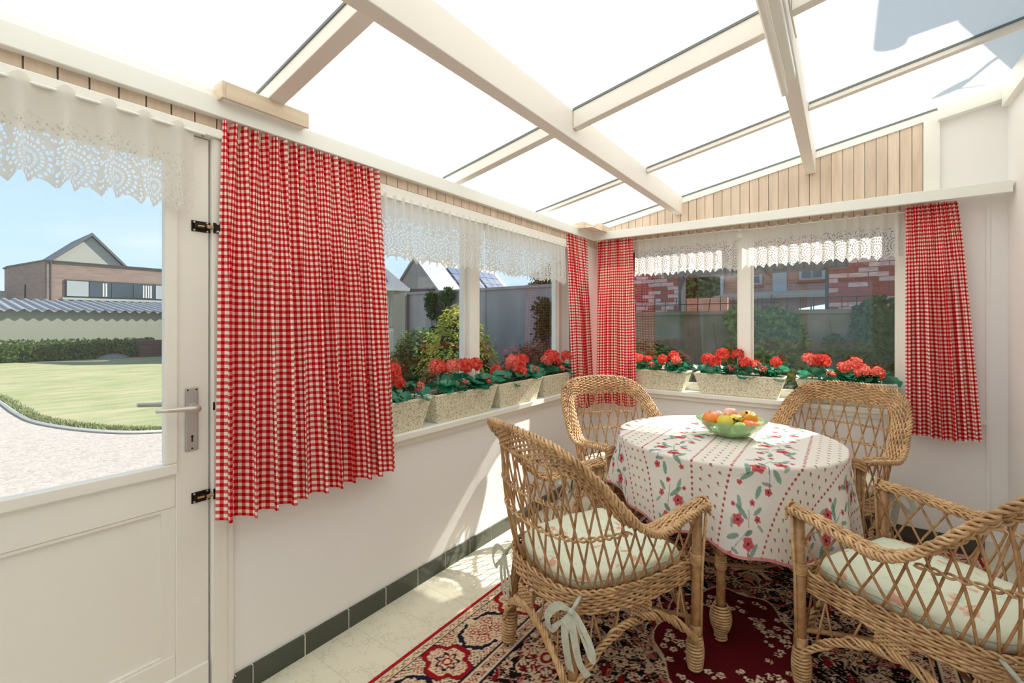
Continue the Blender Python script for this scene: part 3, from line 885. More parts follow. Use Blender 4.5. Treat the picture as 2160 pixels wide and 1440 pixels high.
m = MB(); m.tube([(.30 * math.cos(a), .30 * math.sin(a), .22) for a in [2 * PI * i / 40 for i in range(40)]], .009, 7, closed=True); m.build('lower_ring', M['cane'], t, True)

# cloth: dense grid, printed pattern held as point colours
def smooth(a, b, x): x = np.clip((x - a) / (b - a), 0, 1); return x * x * (3 - 2 * x)
def cloth():
    NT, NTOP, ND = 1300, 84, 100
    th = np.linspace(0, 2 * PI, NT, endpoint=False)
    drop = .345 + .072 * np.cos(th - math.radians(8)) + .010 * np.sin(6 * th + 1) + .008 * np.sin(13 * th)
    drop = np.where(np.cos(th - math.radians(140)) > .75, drop - .05 * (np.cos(th - math.radians(140)) - .75) * 4, drop)
    R0 = TR_ + .004
    rows = []; fab = []
    zt = .7505
    for i in range(NTOP + 1):
        r = R0 * i / NTOP * np.ones(NT)
        rows.append((r, np.full(NT, zt))); fab.append(r)
    fold = .5 * np.sin(9 * th + .6 * np.sin(2 * th)) + .35 * np.sin(14 * th + 1.3) + .25 * np.sin(5 * th + 2)
    for j in range(1, ND + 1):
        q = j / ND; s = q * drop
        c = np.minimum(s / .018, 1) * PI / 2
        r = R0 + .012 * np.sin(c) + q * (.026 + .034 * fold) * smooth(0, .6, np.full(NT, q))
        z = zt - .012 * (1 - np.cos(c)) - np.maximum(0, s - .018)
        rows.append((r, z)); fab.append(R0 + s)
    n = len(rows)
    r = np.array([a for a, _ in rows]); z = np.array([b for _, b in rows]); f = np.array(fab)
    X = r * np.cos(th); Y = r * np.sin(th); FX = f * np.cos(th); FY = f * np.sin(th)
    V = np.stack([X, Y, z], -1).reshape(-1, 3)
    # pattern
    rs = np.random.RandomState(4)
    col = np.zeros((n, NT, 3)) + np.array(lin((240, 235, 228)))
    red = np.array(lin((176, 44, 58))); grn = np.array(lin((36, 132, 106))); dg = np.array(lin((20, 92, 76)))
    pk = np.array(lin((218, 92, 100))); cream = np.array(lin((243, 236, 226)))
    P = .394; u = FX + .262; k = np.floor(u / P); fu = u - k * P        # 0..P ; floral band 0-.24, dotted band .24-.394
    ud = fu - .240
    band = (ud >= 0)
    col[band] = cream * .985
    def blend(mask, c): 
        mk = mask[..., None]; col[:] = col * (1 - mk) + c * mk
    for edge in (0., .154):
        dx = ud - edge if edge else np.minimum(np.abs(ud), np.abs(fu - 0) + 9)
        dx = ud - edge
        dx = np.where(np.abs(dx) < np.abs(dx + P), dx, dx + P)
        dx = np.where(np.abs(dx) < np.abs(dx - P), dx, dx - P)
        ph = FY / .024; dy = (ph - np.round(ph)) * .024
        blend((np.hypot(dx, dy * .85) < .0056).astype(float) * .95, red)
        blend(((np.abs(dx) < .0014)).astype(float) * .25, pk)
    # little sprigs in the dotted band
    gx = (ud - .0385) / .0385; gi = np.round(gx); st = (np.mod(gi, 2) * .5)
    gy = FY / .046 + st; gj = np.round(gy)
    dx = (gx - gi) * .0385; dy = (gy - gj) * .046; ok = (gi >= 0) & (gi <= 2) & band
    blend((ok & (np.hypot(dx, dy) < .0052)) * .9, red)
    blend((ok & (np.hypot((dx - .005) / 1.1, (dy + .006)) < .0036)) * .7, grn)
    # floral band
    PY = .30
    for variant in range(2):
        pass
    ky = np.floor(FY / PY); fy = FY - ky * PY
    par = np.mod(k + ky * 1.0, 2)
    cx = fu - .12; fyp = fy - .15
    cx = np.where(par > 0, cx, -cx)
    inb = (~band)
    def ell(x0, y0, a, b, rot):
        c, s = math.cos(rot), math.sin(rot); dx = cx - x0; dy = fyp - y0
        return inb & ((((dx * c + dy * s) / (a * 1.22)) ** 2 + ((-dx * s + dy * c) / (b * 1.12)) ** 2) < 1)
    wob = .5 + .5 * np.sin(FX * 900) * np.sin(FY * 860)
    for x0, y0, a, b, rr, c_, al in [
        (-.055, -.075, .026, .0085, .9, grn, .85), (-.065, -.035, .030, .010, 1.9, grn, .8), (.035, .085, .030, .009, .5, grn, .85), (.055, .115, .022, .008, 1.1, grn, .75),
        (.01, -.115, .024, .009, 1.6, grn, .85), (-.02, .02, .018, .009, 2.3, dg, .85), (.052, -.02, .026, .010, 2.6, grn, .8), (.07, .03, .018, .007, 1.4, grn, .7),
        (-.035, .115, .020, .008, 2.1, grn, .8), (-.07, .06, .016, .006, .4, grn, .7), (.03, -.07, .018, .007, .2, dg, .7), (-.005, .065, .05, .0016, 1.3, dg, .8), (.02, -.03, .06, .0016, 2.1, dg, .8), (-.04, -.05, .05, .0014, .7, dg, .8)]:
        blend(ell(x0, y0, a, b, rr) * al * (.7 + .3 * wob), c_)
    for x0, y0, s in [(-.03, -.02, .026), (.045, .05, .023), (-.045, .085, .014), (.05, -.095, .015), (0.0, .135, .011), (-.075, -.11, .010), (.08, .10, .009)]:
        s *= 1.12; dx = cx - x0; dy = fyp - y0; an = np.arctan2(dy, dx); rr = np.hypot(dx, dy * 1.1)
        blend((inb & (rr < s * (1 + .13 * np.cos(5 * an + x0 * 90)))) * .92, pk * (.72 + .4 * (rr / s))[..., None].clip(.6, 1.15) if False else np.array(lin((212, 84, 92))))
        blend((inb & (np.abs(rr - s * .62) < s * .13) & (np.sin(an * 6) > -.2)) * .5, np.array(lin((168, 44, 62))))
        blend((inb & (rr < s * .28)) * .85, np.array(lin((60, 26, 40))))
    # pink hem
    J = np.arange(n)[:, None] * np.ones((1, NT))
    blend((J >= n - 4) * .85, np.array(lin((226, 132, 136))))
    # mesh
    idx = np.arange(n * NT).reshape(n, NT); nx = np.roll(idx, -1, axis=1)
    F_ = np.stack([idx[1:], nx[1:], nx[:-1], idx[:-1]], -1).reshape(-1, 4)[NT:] if False else np.stack([idx[1:], nx[1:], nx[:-1], idx[:-1]], -1).reshape(-1, 4)
    F_ = F_[NT:]  # drop the degenerate innermost ring
    return gridmesh('tablecloth', V, F_[:, ::-1], col.reshape(-1, 3), M['cloth'], smooth_=True)
def gridmesh(name, V, F_, C_, mat, smooth_=False):
    me = bpy.data.meshes.new(name)
    me.vertices.add(len(V)); me.vertices.foreach_set('co', V.astype(np.float32).ravel())
    me.loops.add(F_.size); me.loops.foreach_set('vertex_index', F_.astype(np.int32).ravel())
    me.polygons.add(len(F_)); me.polygons.foreach_set('loop_start', np.arange(0, F_.size, 4, dtype=np.int32))
    if smooth_: me.polygons.foreach_set('use_smooth', np.ones(len(F_), dtype=bool))
    me.update(calc_edges=True)
    a = me.color_attributes.new('Col', 'FLOAT_COLOR', 'POINT')
    a.data.foreach_set('color', np.concatenate([C_, np.ones((len(C_), 1))], 1).astype(np.float32).ravel())
    me.materials.append(mat); return me
o = put('tablecloth', cloth(), None, (TC.x, TC.y, 0)); tag(o, 'white tablecloth with red poppies and dotted stripes draped over the round table', 'tablecloth')

# ------------------------------------------------------------------ bowl of fruit
BZ = .7515; BC = Vector((1.283, 2.555, BZ))
def bowlmat():
    m, nt, out = newmat('pale_green_bowl_glass')
    fr = schlick(nt)
    tr = N(nt, 'ShaderNodeBsdfTransparent'); tr.inputs[0].default_value = (.74, .88, .74, 1)
    s = sheet(nt, (.56, .70, .44), .5)
    m1 = N(nt, 'ShaderNodeMixShader', i_0=.42); nt.links.new(tr.outputs[0], m1.inputs[1]); nt.links.new(s, m1.inputs[2])
    gl = N(nt, 'ShaderNodeBsdfGlossy', i_Roughness=.04)
    m2 = N(nt, 'ShaderNodeMixShader'); nt.links.new(fr, m2.inputs[0]); nt.links.new(m1.outputs[0], m2.inputs[1]); nt.links.new(gl.outputs[0], m2.inputs[2])
    nt.links.new(m2.outputs[0], out.inputs[0]); return m
M['bowl'] = bowlmat()
r = MB()
prof = [(0, 0), (.045, 0), (.05, .002)]
for i in range(1, 13):
    q = i / 12; prof.append((.05 + .118 * math.sin(q * PI / 2) ** 1.0 if False else .05 + .116 * q ** .72, .002 + .082 * q ** 1.35))
inner = [(max(0, a - .0045), b + .0035) for a, b in prof[::-1]]
r.lathe(prof + [(.168, .0865), (.166, .088)] + inner, 56, (0, 0, 0))
bo = r.build('fruit_bowl', M['bowl'], None, True, tuple(BC)); tag(bo, 'pale green glass bowl of fruit on the floral tablecloth', 'bowl')
def fruitmat(name, c1, c2, rough=.38, sc=18, b=.15):
    m, nt, out = newmat(name)
    p = N(nt, 'ShaderNodeBsdfPrincipled', i_Roughness=rough); p.inputs['Subsurface Weight'].default_value = .0
    v = loco(nt); f = ramp(nt, noise(nt, v, sc, 3), [(.35, (0, 0, 0)), (.65, (1, 1, 1))])
    nt.links.new(mixc(nt, f, lin(c1), lin(c2)), p.inputs['Base Color'])
    nt.links.new(bump(nt, noise(nt, v, 260, 2), b, .001), p.inputs['Normal'])
    nt.links.new(p.outputs[0], out.inputs[0]); return m
M['orange'] = fruitmat('orange_peel', (240, 128, 40), (248, 146, 62), .45, 10, .5)
M['lemon'] = fruitmat('yellow_fruit', (214, 196, 50), (226, 208, 84))
M['golden'] = fruitmat('golden_apple', (232, 170, 40), (216, 146, 30))
M['green'] = fruitmat('green_fruit', (160, 196, 96), (188, 212, 120))
M['peach'] = fruitmat('blush_peach', (238, 206, 178), (226, 150, 138), .6, 26)
M['redor'] = fruitmat('red_orange_fruit', (238, 112, 66), (232, 140, 92), .45, 14)
M['grape'] = plain('dark_grape', (70, 26, 40), .25, .2, 40)
def fruit(name, mat, c, r, label, sz=1.0, sx=1.0, rot=(0, 0, 0), pear=0, stalk=True, dim=.12):
    m = MB(); prof = []
    n = 16
    for i in range(n + 1):
        a = -PI / 2 + PI * i / n; rr = math.cos(a) * r; z = math.sin(a) * r * sz
        rr *= 1 - dim * 0
        if pear and z > 0: rr *= 1 - pear * (z / (r * sz)); z *= 1.0 + .25 * pear
        z -= math.copysign(dim * r * max(0, abs(math.sin(a)) - .86) / .14, z)
        prof.append((max(rr, .0002), z))
    m.lathe(prof, 24, (0, 0, 0), sx, 1)
    o = m.build(name, M[mat], None, True, (BC.x + c[0], BC.y + c[1], BZ + c[2]), rot)
    tag(o, label, 'fruit', 'fruit in the glass bowl')
    if stalk:
        z = prof[-1][1]
        MB().tube([(0, 0, z - .001), (.001, 0, z + .006), (.004, 0, z + .011)], .0014, 5).build('stalk', M['cane'], o)
    return o
# camera right and depth directions in the room, used to set fruit side by side in the bowl
ex, ey = Vector((.808, .589, 0)), Vector((-.589, .808, 0))
def fp(a, b, z): v = ex * a + ey * b; return (v.x, v.y, z)
fruit('orange', 'orange', fp(-.104, .012, .080), .037, 'orange at the rim, at the far end of the bowl from the golden apple')
fruit('apple', 'lemon', fp(-.052, -.045, .078), .040, 'large yellow-green apple at the front of the bowl')
fruit('pear', 'lemon', fp(.012, -.025, .086), .030, 'olive-yellow pear lying in the middle of the bowl', 1.25, rot=(0, 1.25, .6), pear=.38)
fruit('apple', 'golden', fp(.096, .010, .083), .045, 'golden apple with a dark dimple, biggest fruit in the bowl', rot=(.2, .3, 0), dim=.2)
fruit('lime', 'green', fp(.004, -.082, .060), .027, 'pale green fruit low at the front of the bowl', 1.25, rot=(0, 1.3, .3))
fruit('mandarin', 'redor', fp(.054, -.070, .068), .032, 'salmon-coloured mandarin at the front of the bowl', .85)
fruit('mandarin', 'orange', fp(.092, -.058, .064), .026, 'small mandarin tucked under the golden apple', .85)
fruit('peach', 'peach', fp(.028, .062, .098), .037, 'pale blush peach on top at the back of the bowl')
fruit('peach', 'peach', fp(-.046, .050, .090), .030, 'small pale peach behind the yellow-green apple', rot=(.3, -.4, 0))
fruit('nectarine', 'redor', fp(-.085, .060, .082), .030, 'pinkish nectarine behind the orange')
fruit('lemon', 'lemon', fp(-.03, .0, .040), .030, 'yellow lemon at the bottom of the bowl', 1.2)
fruit('apple', 'green', fp(.05, .0, .040), .033, 'green apple at the bottom of the bowl')
gs = MB(); gs.tube([fp(.0, -.058, .092), fp(.03, -.052, .105), fp(.055, -.045, .125)], .0022, 6); gs.tube([fp(.03, -.052, .105), fp(.05, -.05, .104)], .0016, 5)
o = gs.build('grape_stalk', M['cane'], None, True, tuple(BC)); tag(o, 'bare brown grape stalk with dark grapes on the fruit', 'grapes', 'fruit in the glass bowl')
for q in ((.0, -.060, .090), (-.01, -.050, .095), (.058, -.045, .128), (.014, -.062, .084)):
    g = MB(); g.lathe([(.0001, -.007), (.005, -.005), (.007, 0), (.005, .005), (.0001, .007)], 10, fp(*q)); g.build('grape', M['grape'], o, True)
# ------------------------------------------------------------------ rug
def rug():
    X0, X1, Y0, Y1 = .335, 2.38, .50, 3.63; st = .0048
    nx = int((X1 - X0) / st); ny = int((Y1 - Y0) / st)
    xs = np.linspace(X0, X1, nx + 1); ys = np.linspace(Y0, Y1, ny + 1)
    X, Y = np.meshgrid(xs, ys)
    cream = np.array(lin((222, 198, 166))); red = np.array(lin((150, 22, 30))); navy = np.array(lin((26, 28, 48))); blk = np.array(lin((26, 16, 20)))
    maroon = np.array(lin((84, 10, 18))); rose = np.array(lin((196, 120, 104))); edge = np.array(lin((190, 22, 34)))
    d = np.minimum.reduce([X - X0, X1 - X, Y - Y0, Y1 - Y])       # distance from the edge
    C_ = np.zeros(X.shape + (3,)) + blk
    horiz = np.minimum(Y - Y0, Y1 - Y) < np.minimum(X - X0, X1 - X)
    sl = np.where(horiz, X, Y)                                    # along the border
    def paint(mask, c, a=1.0):
        mk = (mask.astype(float) * a)[..., None]; C_[:] = C_ * (1 - mk) + c * mk
    def stamp(cx, cy, R, fn):
        i0, i1 = np.searchsorted(xs, (cx - R, cx + R)); j0, j1 = np.searchsorted(ys, (cy - R, cy + R))
        if i1 <= i0 or j1 <= j0: return
        dx = X[j0:j1, i0:i1] - cx; dy = Y[j0:j1, i0:i1] - cy
        fn(C_[j0:j1, i0:i1], dx, dy, d[j0:j1, i0:i1])
    def rosette(s, n, rot, c1, c2, c3, out):
        def f(B, dx, dy, dd):
            r = np.hypot(dx, dy) / s; a = np.arctan2(dy, dx) + rot
            e = 1 + .16 * np.cos(n * a)
            for m_, c in ((r < e, out), (r < e * .86, c1), (r < .56 * e, c2), (r < .47 * e, c1), (r < .27, c3)):
                B[m_] = c
        return f
    def leaf_(s, rot, c1, out):
        def f(B, dx, dy, dd):
            u = (dx * math.cos(rot) + dy * math.sin(rot)) / s; v = (-dx * math.sin(rot) + dy * math.cos(rot)) / s
            q = u * u + (v / (.34 * (1 - .35 * u))) ** 2
            B[q < 1] = out; B[q < .66] = c1; B[(q < .5) & (np.abs(v) < .05)] = out
        return f
    # field: symmetric scattering
    rs = random.Random(8)
    cx, cy = (X0 + X1) / 2, (Y0 + Y1) / 2
    fw, fh = (X1 - X0) / 2 - .34, (Y1 - Y0) / 2 - .34
    # curling vines
    for k in range(14):
        a, b, c = rs.uniform(9, 22), rs.uniform(9, 22), rs.uniform(0, 6)
        w = np.abs(np.sin(a * np.abs(X - cx) + 1.7 * np.sin(b * (Y - cy)) + c) - np.cos(b * .8 * np.abs(Y - cy) + c))
        paint((w < .028) & (d > .34), cream if k % 3 else rose, .75)
    med_shade = ((X - cx) / .27) ** 2 + ((Y - cy) / .40) ** 2 + .10 * np.cos(8 * np.arctan2((Y - cy) / .40, (X - cx) / .27))
    # big cartouches on the dark ground
    for q in range(230):
        x = rs.uniform(0, fw); y = rs.uniform(0, fh); s = rs.choice((.016, .02, .026, .034)); t = rs.random()
        c1 = cream if t < .62 else (rose if t < .8 else red)
        for sx in (-1, 1):
            for sy in (-1, 1):
                px, py = cx + sx * x, cy + sy * y
                if t < .55: stamp(px, py, s * 1.3, rosette(s, rs.choice((5, 6, 8)), 0, c1, red if t < .4 else blk, cream if t > .5 else maroon, blk))
                else:
                    stamp(px, py, s * 1.5, leaf_(s * 1.3, (sx * sy) * (y * 7 + x * 5), c1, blk))
    for q in range(420):
        x = rs.uniform(0, fw); y = rs.uniform(0, fh); s = rs.uniform(.006, .013); t = rs.random(); c1 = cream if t < .6 else (red if t < .85 else rose); ro = rs.uniform(0, 3)
        for sx in (-1, 1):
            for sy in (-1, 1): stamp(cx + sx * x, cy + sy * y, s * 1.6, leaf_(s * 1.3, sx * sy * ro, c1, blk))
    # large cream lobed cartouches near the corners of the field
    for sx in (-1, 1):
        for sy in (-1, -.5, 0, .5, 1):
            x, y = cx + sx * (fw - .13), cy + sy * (fh - .15)
            def f(B, dx, dy, dd):
                r = np.hypot(dx / .10, dy / .13); a = np.arctan2(dy, dx); e = 1 + .14 * np.cos(6 * a)
                w = np.sin(dx * 190 + 2 * np.sin(dy * 90)) * np.sin(dy * 170 + 2 * np.cos(dx * 120))
                m_ = (r < e) & (r > .93 * e); B[m_] = cream
                m_ = r < e * .93; B[m_ & (w > .12)] = cream; B[m_ & (w < -.45)] = red
                B[(r < .34)] = cream; B[r < .26] = red; B[r < .14] = cream
            stamp(x, y, .17, f)
    paint((med_shade < 1.0) & (d > .34), cream, .9); paint(med_shade < .955, maroon);  # maroon medallion; its dark tone partly paints in shade under the table
    for q in range(60):
        a = rs.uniform(0, 6.28); rr = rs.uniform(.5, .9); s = rs.uniform(.008, .018)
        for sg in (0, PI):
            stamp(cx + .27 * rr * math.cos(a + sg), cy + .40 * rr * math.sin(a + sg), s * 1.5, rosette(s, 5, 0, cream, red, blk, blk))
    # borders
    paint(d < .345, cream); paint((d > .335) & (d < .345), navy)
    paint((d > .055) & (d < .062), navy); paint((d > .272) & (d < .279), navy); paint((d > .018) & (d < .023), navy)
    # narrow guard stripes with small flowers
    for lo, hi, per in ((.023, .055, .052), (.279, .335, .062)):
        mid = (lo + hi) / 2; q = sl / per; u = (q - np.round(q)) * per; v = d - mid; par = np.mod(np.round(q), 2)
        band = (d > lo) & (d < hi); r = np.hypot(u, v); h = (hi - lo) / 2
        wv = np.abs(v - h * .55 * np.sin(2 * PI * sl / per)) 
        paint(band & (wv < .0025), navy, .8)
        paint(band & (r < h * .55), red); paint(band & (r < h * .42), cream); paint(band & (r < h * .25), navy)
        u2 = (q - np.floor(q) - .5) * per; r2 = np.hypot(u2 / 1.3, v - h * .3 * (par * 2 - 1)); paint(band & (r2 < h * .34), red, .9); paint(band & (r2 < h * .18), cream)
    # main border
    lo, hi = .062, .272; mid = (lo + hi) / 2; per = .46
    band = (d > lo) & (d < hi)
    q = (sl - .13) / per; u = (q - np.round(q)) * per; v = d - mid
    tex = np.sin(sl * 150 + 2.2 * np.sin(d * 120)) * np.sin(d * 190 + 2.0 * np.cos(sl * 110))
    paint(band & (tex > .42), red, .85); paint(band & (tex < -.62), navy, .9)
    # navy bracketed medallion
    ru = np.abs(u); e = np.maximum(ru / .115, np.abs(v) / .078) * .55 + (ru / .115 + np.abs(v) / .078) * .34
    e = e + .045 * np.sin(sl * 130) * np.cos(d * 150)
    paint(band & (e < 1.16), cream); paint(band & (e < 1.08) & (e > .90) & (ru > .02), navy); paint(band & (e < .90), cream); paint(band & (e < .88) & (np.abs(tex) < .12), red, .8)
    for ox, oy in ((0, 0), (.045, .030), (-.045, .030), (.045, -.030), (-.045, -.030)):
        a = np.arctan2(v - oy, u - ox); r = np.hypot(u - ox, v - oy) / .026; ee = 1 + .18 * np.cos(5 * a)
        paint(band & (r < ee), red); paint(band & (r < .82 * ee), cream); paint(band & (r < .5), red); paint(band & (r < .28), cream)
    # red half cartouches between
    u2 = u - np.sign(u) * per / 2; r = np.abs(u2) / .10 + np.abs(v) / .125; e2 = r + .09 * np.cos(8 * np.arctan2(v, u2))
    paint(band & (e2 < 1.08) & (e2 > .84), red); paint(band & (e2 < .84), cream); paint(band & (e2 < .80) & (np.abs(tex) < .16), red, .85); paint(band & (e2 > 1.08) & (e2 < 1.13), navy)
    a = np.arctan2(v, u2); rr = np.hypot(u2, v) / .042; ee = 1 + .2 * np.cos(7 * a)
    paint(band & (rr < ee) & (rr > .78 * ee), navy); paint(band & (rr < .5), red); paint(band & (rr < .3), cream)
    paint(d < .018, edge)
    rg = np.random.RandomState(2); C_ *= (1 + .16 * (rg.rand(*X.shape) - .5))[..., None]
    Z = .010 + .0012 * rg.rand(*X.shape); Z[d < .004] = .0008
    V = np.stack([X, Y, Z], -1).reshape(-1, 3)
    idx = np.arange((nx + 1) * (ny + 1)).reshape(ny + 1, nx + 1)
    F_ = np.stack([idx[:-1, :-1], idx[:-1, 1:], idx[1:, 1:], idx[1:, :-1]], -1).reshape(-1, 4)
    return gridmesh('rug', V, F_, C_.reshape(-1, 3), M['rug'])
o = put('rug', rug()); tag(o, 'red, navy and cream oriental rug under the table and chairs', 'rug')

# ------------------------------------------------------------------ wicker armchairs
def catmull(P, n, closed=False):
    P = [Vector(p) for p in P]; out = []
    m = len(P) if closed else len(P) - 1
    def g(i): return P[i % len(P)] if closed else P[max(0, min(len(P) - 1, i))]
    for k in range(n if closed else n + 1):
        t = k / n * m; i = min(int(t), m - 1); f = t - i
        a, b, c, e = g(i - 1), g(i), g(i + 1), g(i + 2)
        out.append(.5 * ((2 * b) + (c - a) * f + (2 * a - 5 * b + 4 * c - e) * f * f + (3 * b - a - 3 * c + e) * f ** 3))
    return out
halfL = [(.262, .285, .634), (.270, .19, .628), (.278, .09, .614), (.282, 0, .605), (.278, -.07, .625), (.268, -.14, .68), (.255, -.215, .755), (.228, -.285, .815), (.175, -.325, .838), (.09, -.345, .842), (0, -.35, .843)]
halfD = [(.99, .05, .05, .055), (.99, .02, .05, .058), (.99, 0, .05, .062), (.98, -.05, .05, .068), (.95, -.1, .2, .074), (.88, -.15, .40, .080), (.80, -.2, .52, .085), (.58, -.32, .74, .090), (.22, -.36, .90, .096), (.06, -.34, .94, .102), (0, -.34, .94, .104)]
halfS = [(.250, .265, .400), (.256, .18, .400), (.260, .09, .400), (.260, 0, .400), (.255, -.06, .400), (.246, -.12, .400), (.232, -.175, .400), (.208, -.225, .400), (.165, -.260, .400), (.09, -.280, .400), (0, -.285, .400)]
mir = lambda H: H + [(-p[0],) + tuple(p[1:]) for p in H[-2::-1]]
NS = 240
Lc = catmull(mir(halfL), NS); Sc = catmull(mir(halfS), NS)
Dc4 = mir(halfD)
def interp4(t, A):
    x = t * (len(A) - 1); i = min(int(x), len(A) - 2); f = x - i
    return [A[i][k] * (1 - f) + A[i + 1][k] * f for k in range(len(A[0]))]
Dd = []; Dw = []
for i in range(NS + 1):
    a = interp4(i / NS, Dc4); Dd.append(Vector(a[:3]).normalized()); Dw.append(a[3])
def at(C, t):
    x = max(0, min(1, t)) * NS; i = min(int(x), NS - 1); return C[i].lerp(C[i + 1], x - i)
def band(t, q, off=0):
    x = max(0, min(1, t)) * NS; i = min(int(x), NS - 1); f = x - i
    L = Lc[i].lerp(Lc[i + 1], f); D = Dd[i].lerp(Dd[i + 1], f).normalized(); w = Dw[i] * (1 - f) + Dw[min(i + 1, NS)] * f
    T = (Lc[min(i + 1, NS)] - Lc[max(i - 1, 0)]).normalized(); Nn = T.cross(D).normalized()
    if Nn.z < 0 and abs(t - .5) > .25: Nn = -Nn
    inward = Vector((-L.x, -L.y + .05, .25)); 
    if Nn.dot(inward) < 0: Nn = -Nn
    b = .012 * math.sin(PI * q)
    return L + D * (w * q) + Nn * (b + off)
def side(t, h):
    """surface of the lattice, h 0 seat -> 1 rim, slightly bowed"""
    a, b = at(Sc, t), at(Lc, t); p = a.lerp(b, h)
    c = Vector((p.x, p.y + .02, 0)).normalized(); return p + c * (.012 * math.sin(PI * h))
def make_chair():
    root = empty('wicker_armchair')
    CN, WK, WD = M['cane'], M['wicker'], M['wickerdark']
    for sx in (-1, 1):
        A, B = Vector((sx * .275, .268, 0)), Vector((sx * .283, .272, .635))
        m = MB(); m.tube([A, A.lerp(B, .5), B], [.0185, .018, .0175], 12); lg = m.build('leg', CN, root, True)
        m = MB(); helix(m, (sx * .275, .268, .004), (sx * .276, .268, .135), lambda q: .0225 + .007 * math.sin(PI * q), 11, .0052); m.build('foot_wrap', WK, lg, True)
        m = MB(); helix(m, (sx * .277, .269, .140), (sx * .277, .269, .175), lambda q: .0205, 7, .003); m.build('binding', WK, lg, True); m = MB(); helix(m, (sx * .2795, .27, .405), (sx * .28, .27, .445), lambda q: .0205, 8, .003); m.build('binding', WK, lg, True)
        for dx, dy in ((.022, .006), (-.006, .022)):
            MB().tube([(sx * (.275 + dx), .268 + dy, .14), (sx * (.28 + dx), .27 + dy * .9, .40), (sx * (.286 + dx * 1.3), .272 + dy * 1.3, .628)], .0055, 6).build('post_stake', WK, lg, True)
        A, B = Vector((sx * .215, -.275, 0)), Vector((sx * .195, -.235, .395))
        m = MB(); m.tube([A, B], [.019, .018], 12); lg = m.build('leg', CN, root, True)
        m = MB(); helix(m, A.lerp(B, .01), A.lerp(B, .33), lambda q: .0225 + .006 * math.sin(PI * q), 11, .0052); m.build('foot_wrap', WK, lg, True)
    # seat: woven deck
    m = MB(); ring = [at(Sc, i / 60) for i in range(61)]
    m.add([(p.x * .97, p.y * .97, .388) for p in ring] + [(p.x * .97, p.y * .97, .396) for p in ring],
          [tuple(range(61))[::-1], tuple(range(61, 122))] + [(i, (i + 1) % 61, 61 + (i + 1) % 61, 61 + i) for i in range(61)])
    m.build('seat', WK, root)
    # woven band round the seat (closed loop, front edge too)
    loop = [at(Sc, i / 100) for i in range(101)]; fr0, fr1 = loop[-1], loop[0]
    loop += [fr0.lerp(fr1, i / 34) for i in range(1, 34)]
    n = len(loop); m = MB()
    for k in range(7):
        P = []
        for i, p in enumerate(loop):
            c = Vector((p.x, p.y - .0, 0)).normalized(); wv = math.cos(PI * i / 2.0 + PI * k) * .0045
            sag = .012 * math.sin(2 * PI * i / n * 2 + k) * 0
            P.append(p + c * (.010 + wv) + Vector((0, 0, .004 - k * .0105 + sag)))
        m.tube(P, .0050, 5, closed=True)
    for k in (0, 1):
        P = []
        for i in range(n * 3):
            p = loop[i // 3].lerp(loop[(i // 3 + 1) % n], (i % 3) / 3); c = Vector((p.x, p.y, 0)).normalized(); a = i * .42 + PI * k
            P.append(p + c * (.013 + .006 * math.cos(a)) + Vector((0, 0, .012 + .006 * math.sin(a))))
        m.tube(P, .0045, 5, closed=True)
    m.build('seat_band', WK, root, True)
    # lattice of crossing rods
    m = MB(); NR = 27
    for fam in (-1, 1):
        for k in range(-1, NR + 1):
            t0 = (k + .5) / NR; t1 = t0 + fam * .062
            P = []
            for i in range(9):
                h = i / 8; t = t0 + (t1 - t0) * (h ** .92)
                if t < -.004 or t > 1.004: continue
                p = side(t, h); c = Vector((p.x, p.y + .02, 0)).normalized()
                P.append(p + c * (fam * .0032))
            if len(P) > 2: m.tube(P, .0041, 6)
    m.build('lattice', CN, root, True)
    # twisted horizontal strand pair round the back
    m = MB()
    for lvl, (ta, tb) in ((.52, (.20, .80)), (.80, (.36, .64))):
        zt = .60 if lvl < .6 else .705
        for k in (0, 1):
            P = []
            for i in range(150):
                t = ta + (tb - ta) * i / 149; a_, b_ = at(Sc, t), at(Lc, t)
                if b_.z < zt + .01 and lvl < .6: h = min(1, (zt - .4) / max(.1, b_.z - .4)) * .985
                else: h = (zt - .4) / (b_.z - .4)
                p = side(t, h); c = Vector((p.x, p.y + .02, 0)).normalized(); a = i * .55 + PI * k
                P.append(p + c * .0085 * math.cos(a) + Vector((0, 0, .006 * math.sin(a))))
            m.tube(P, .0042 if lvl < .6 else .0032, 5)
    m.build('back_strand', WK, root, True)
    # rim: woven strands along the band
    m = MB(); NB = 11; NP = 300
    for k in range(NB):
        q = (k + .4) / NB; P = []
        for i in range(NP + 1):
            t = i / NP; ph = PI * (t * 64 + k)
            P.append(band(t, q + .018 * math.sin(ph * .5), .0066 * math.cos(ph)))
        m.tube(P, .0047, 5)
        P = []
    m.build('rim_weave', WK, root, True)
    m = MB()
    for k in range(66):
        t = (k + .5) / 66; m.tube([band(t, q_, 0) for q_ in (0, .25, .5, .75, 1)], .0040, 5)
    m.build('rim_stake', CN, root, True)
    # plaited outer edge and its front ends
    m = MB()
    for k in range(4):
        P = []
        for i in range(700):
            t = i / 699; a = 2 * PI * (t * 30) + PI / 2 * k
            x = t * NS; j = min(int(x), NS - 1); D = Dd[j].lerp(Dd[j + 1], x - j)
            T = (Lc[min(j + 1, NS)] - Lc[max(j - 1, 0)]).normalized(); Nn = T.cross(D).normalized()
            P.append(band(t, 1.0) + D * (.0115 * math.cos(a)) + Nn * (.0085 * math.sin(2 * a if k % 2 else a)))
        m.tube(P, .0056, 5)
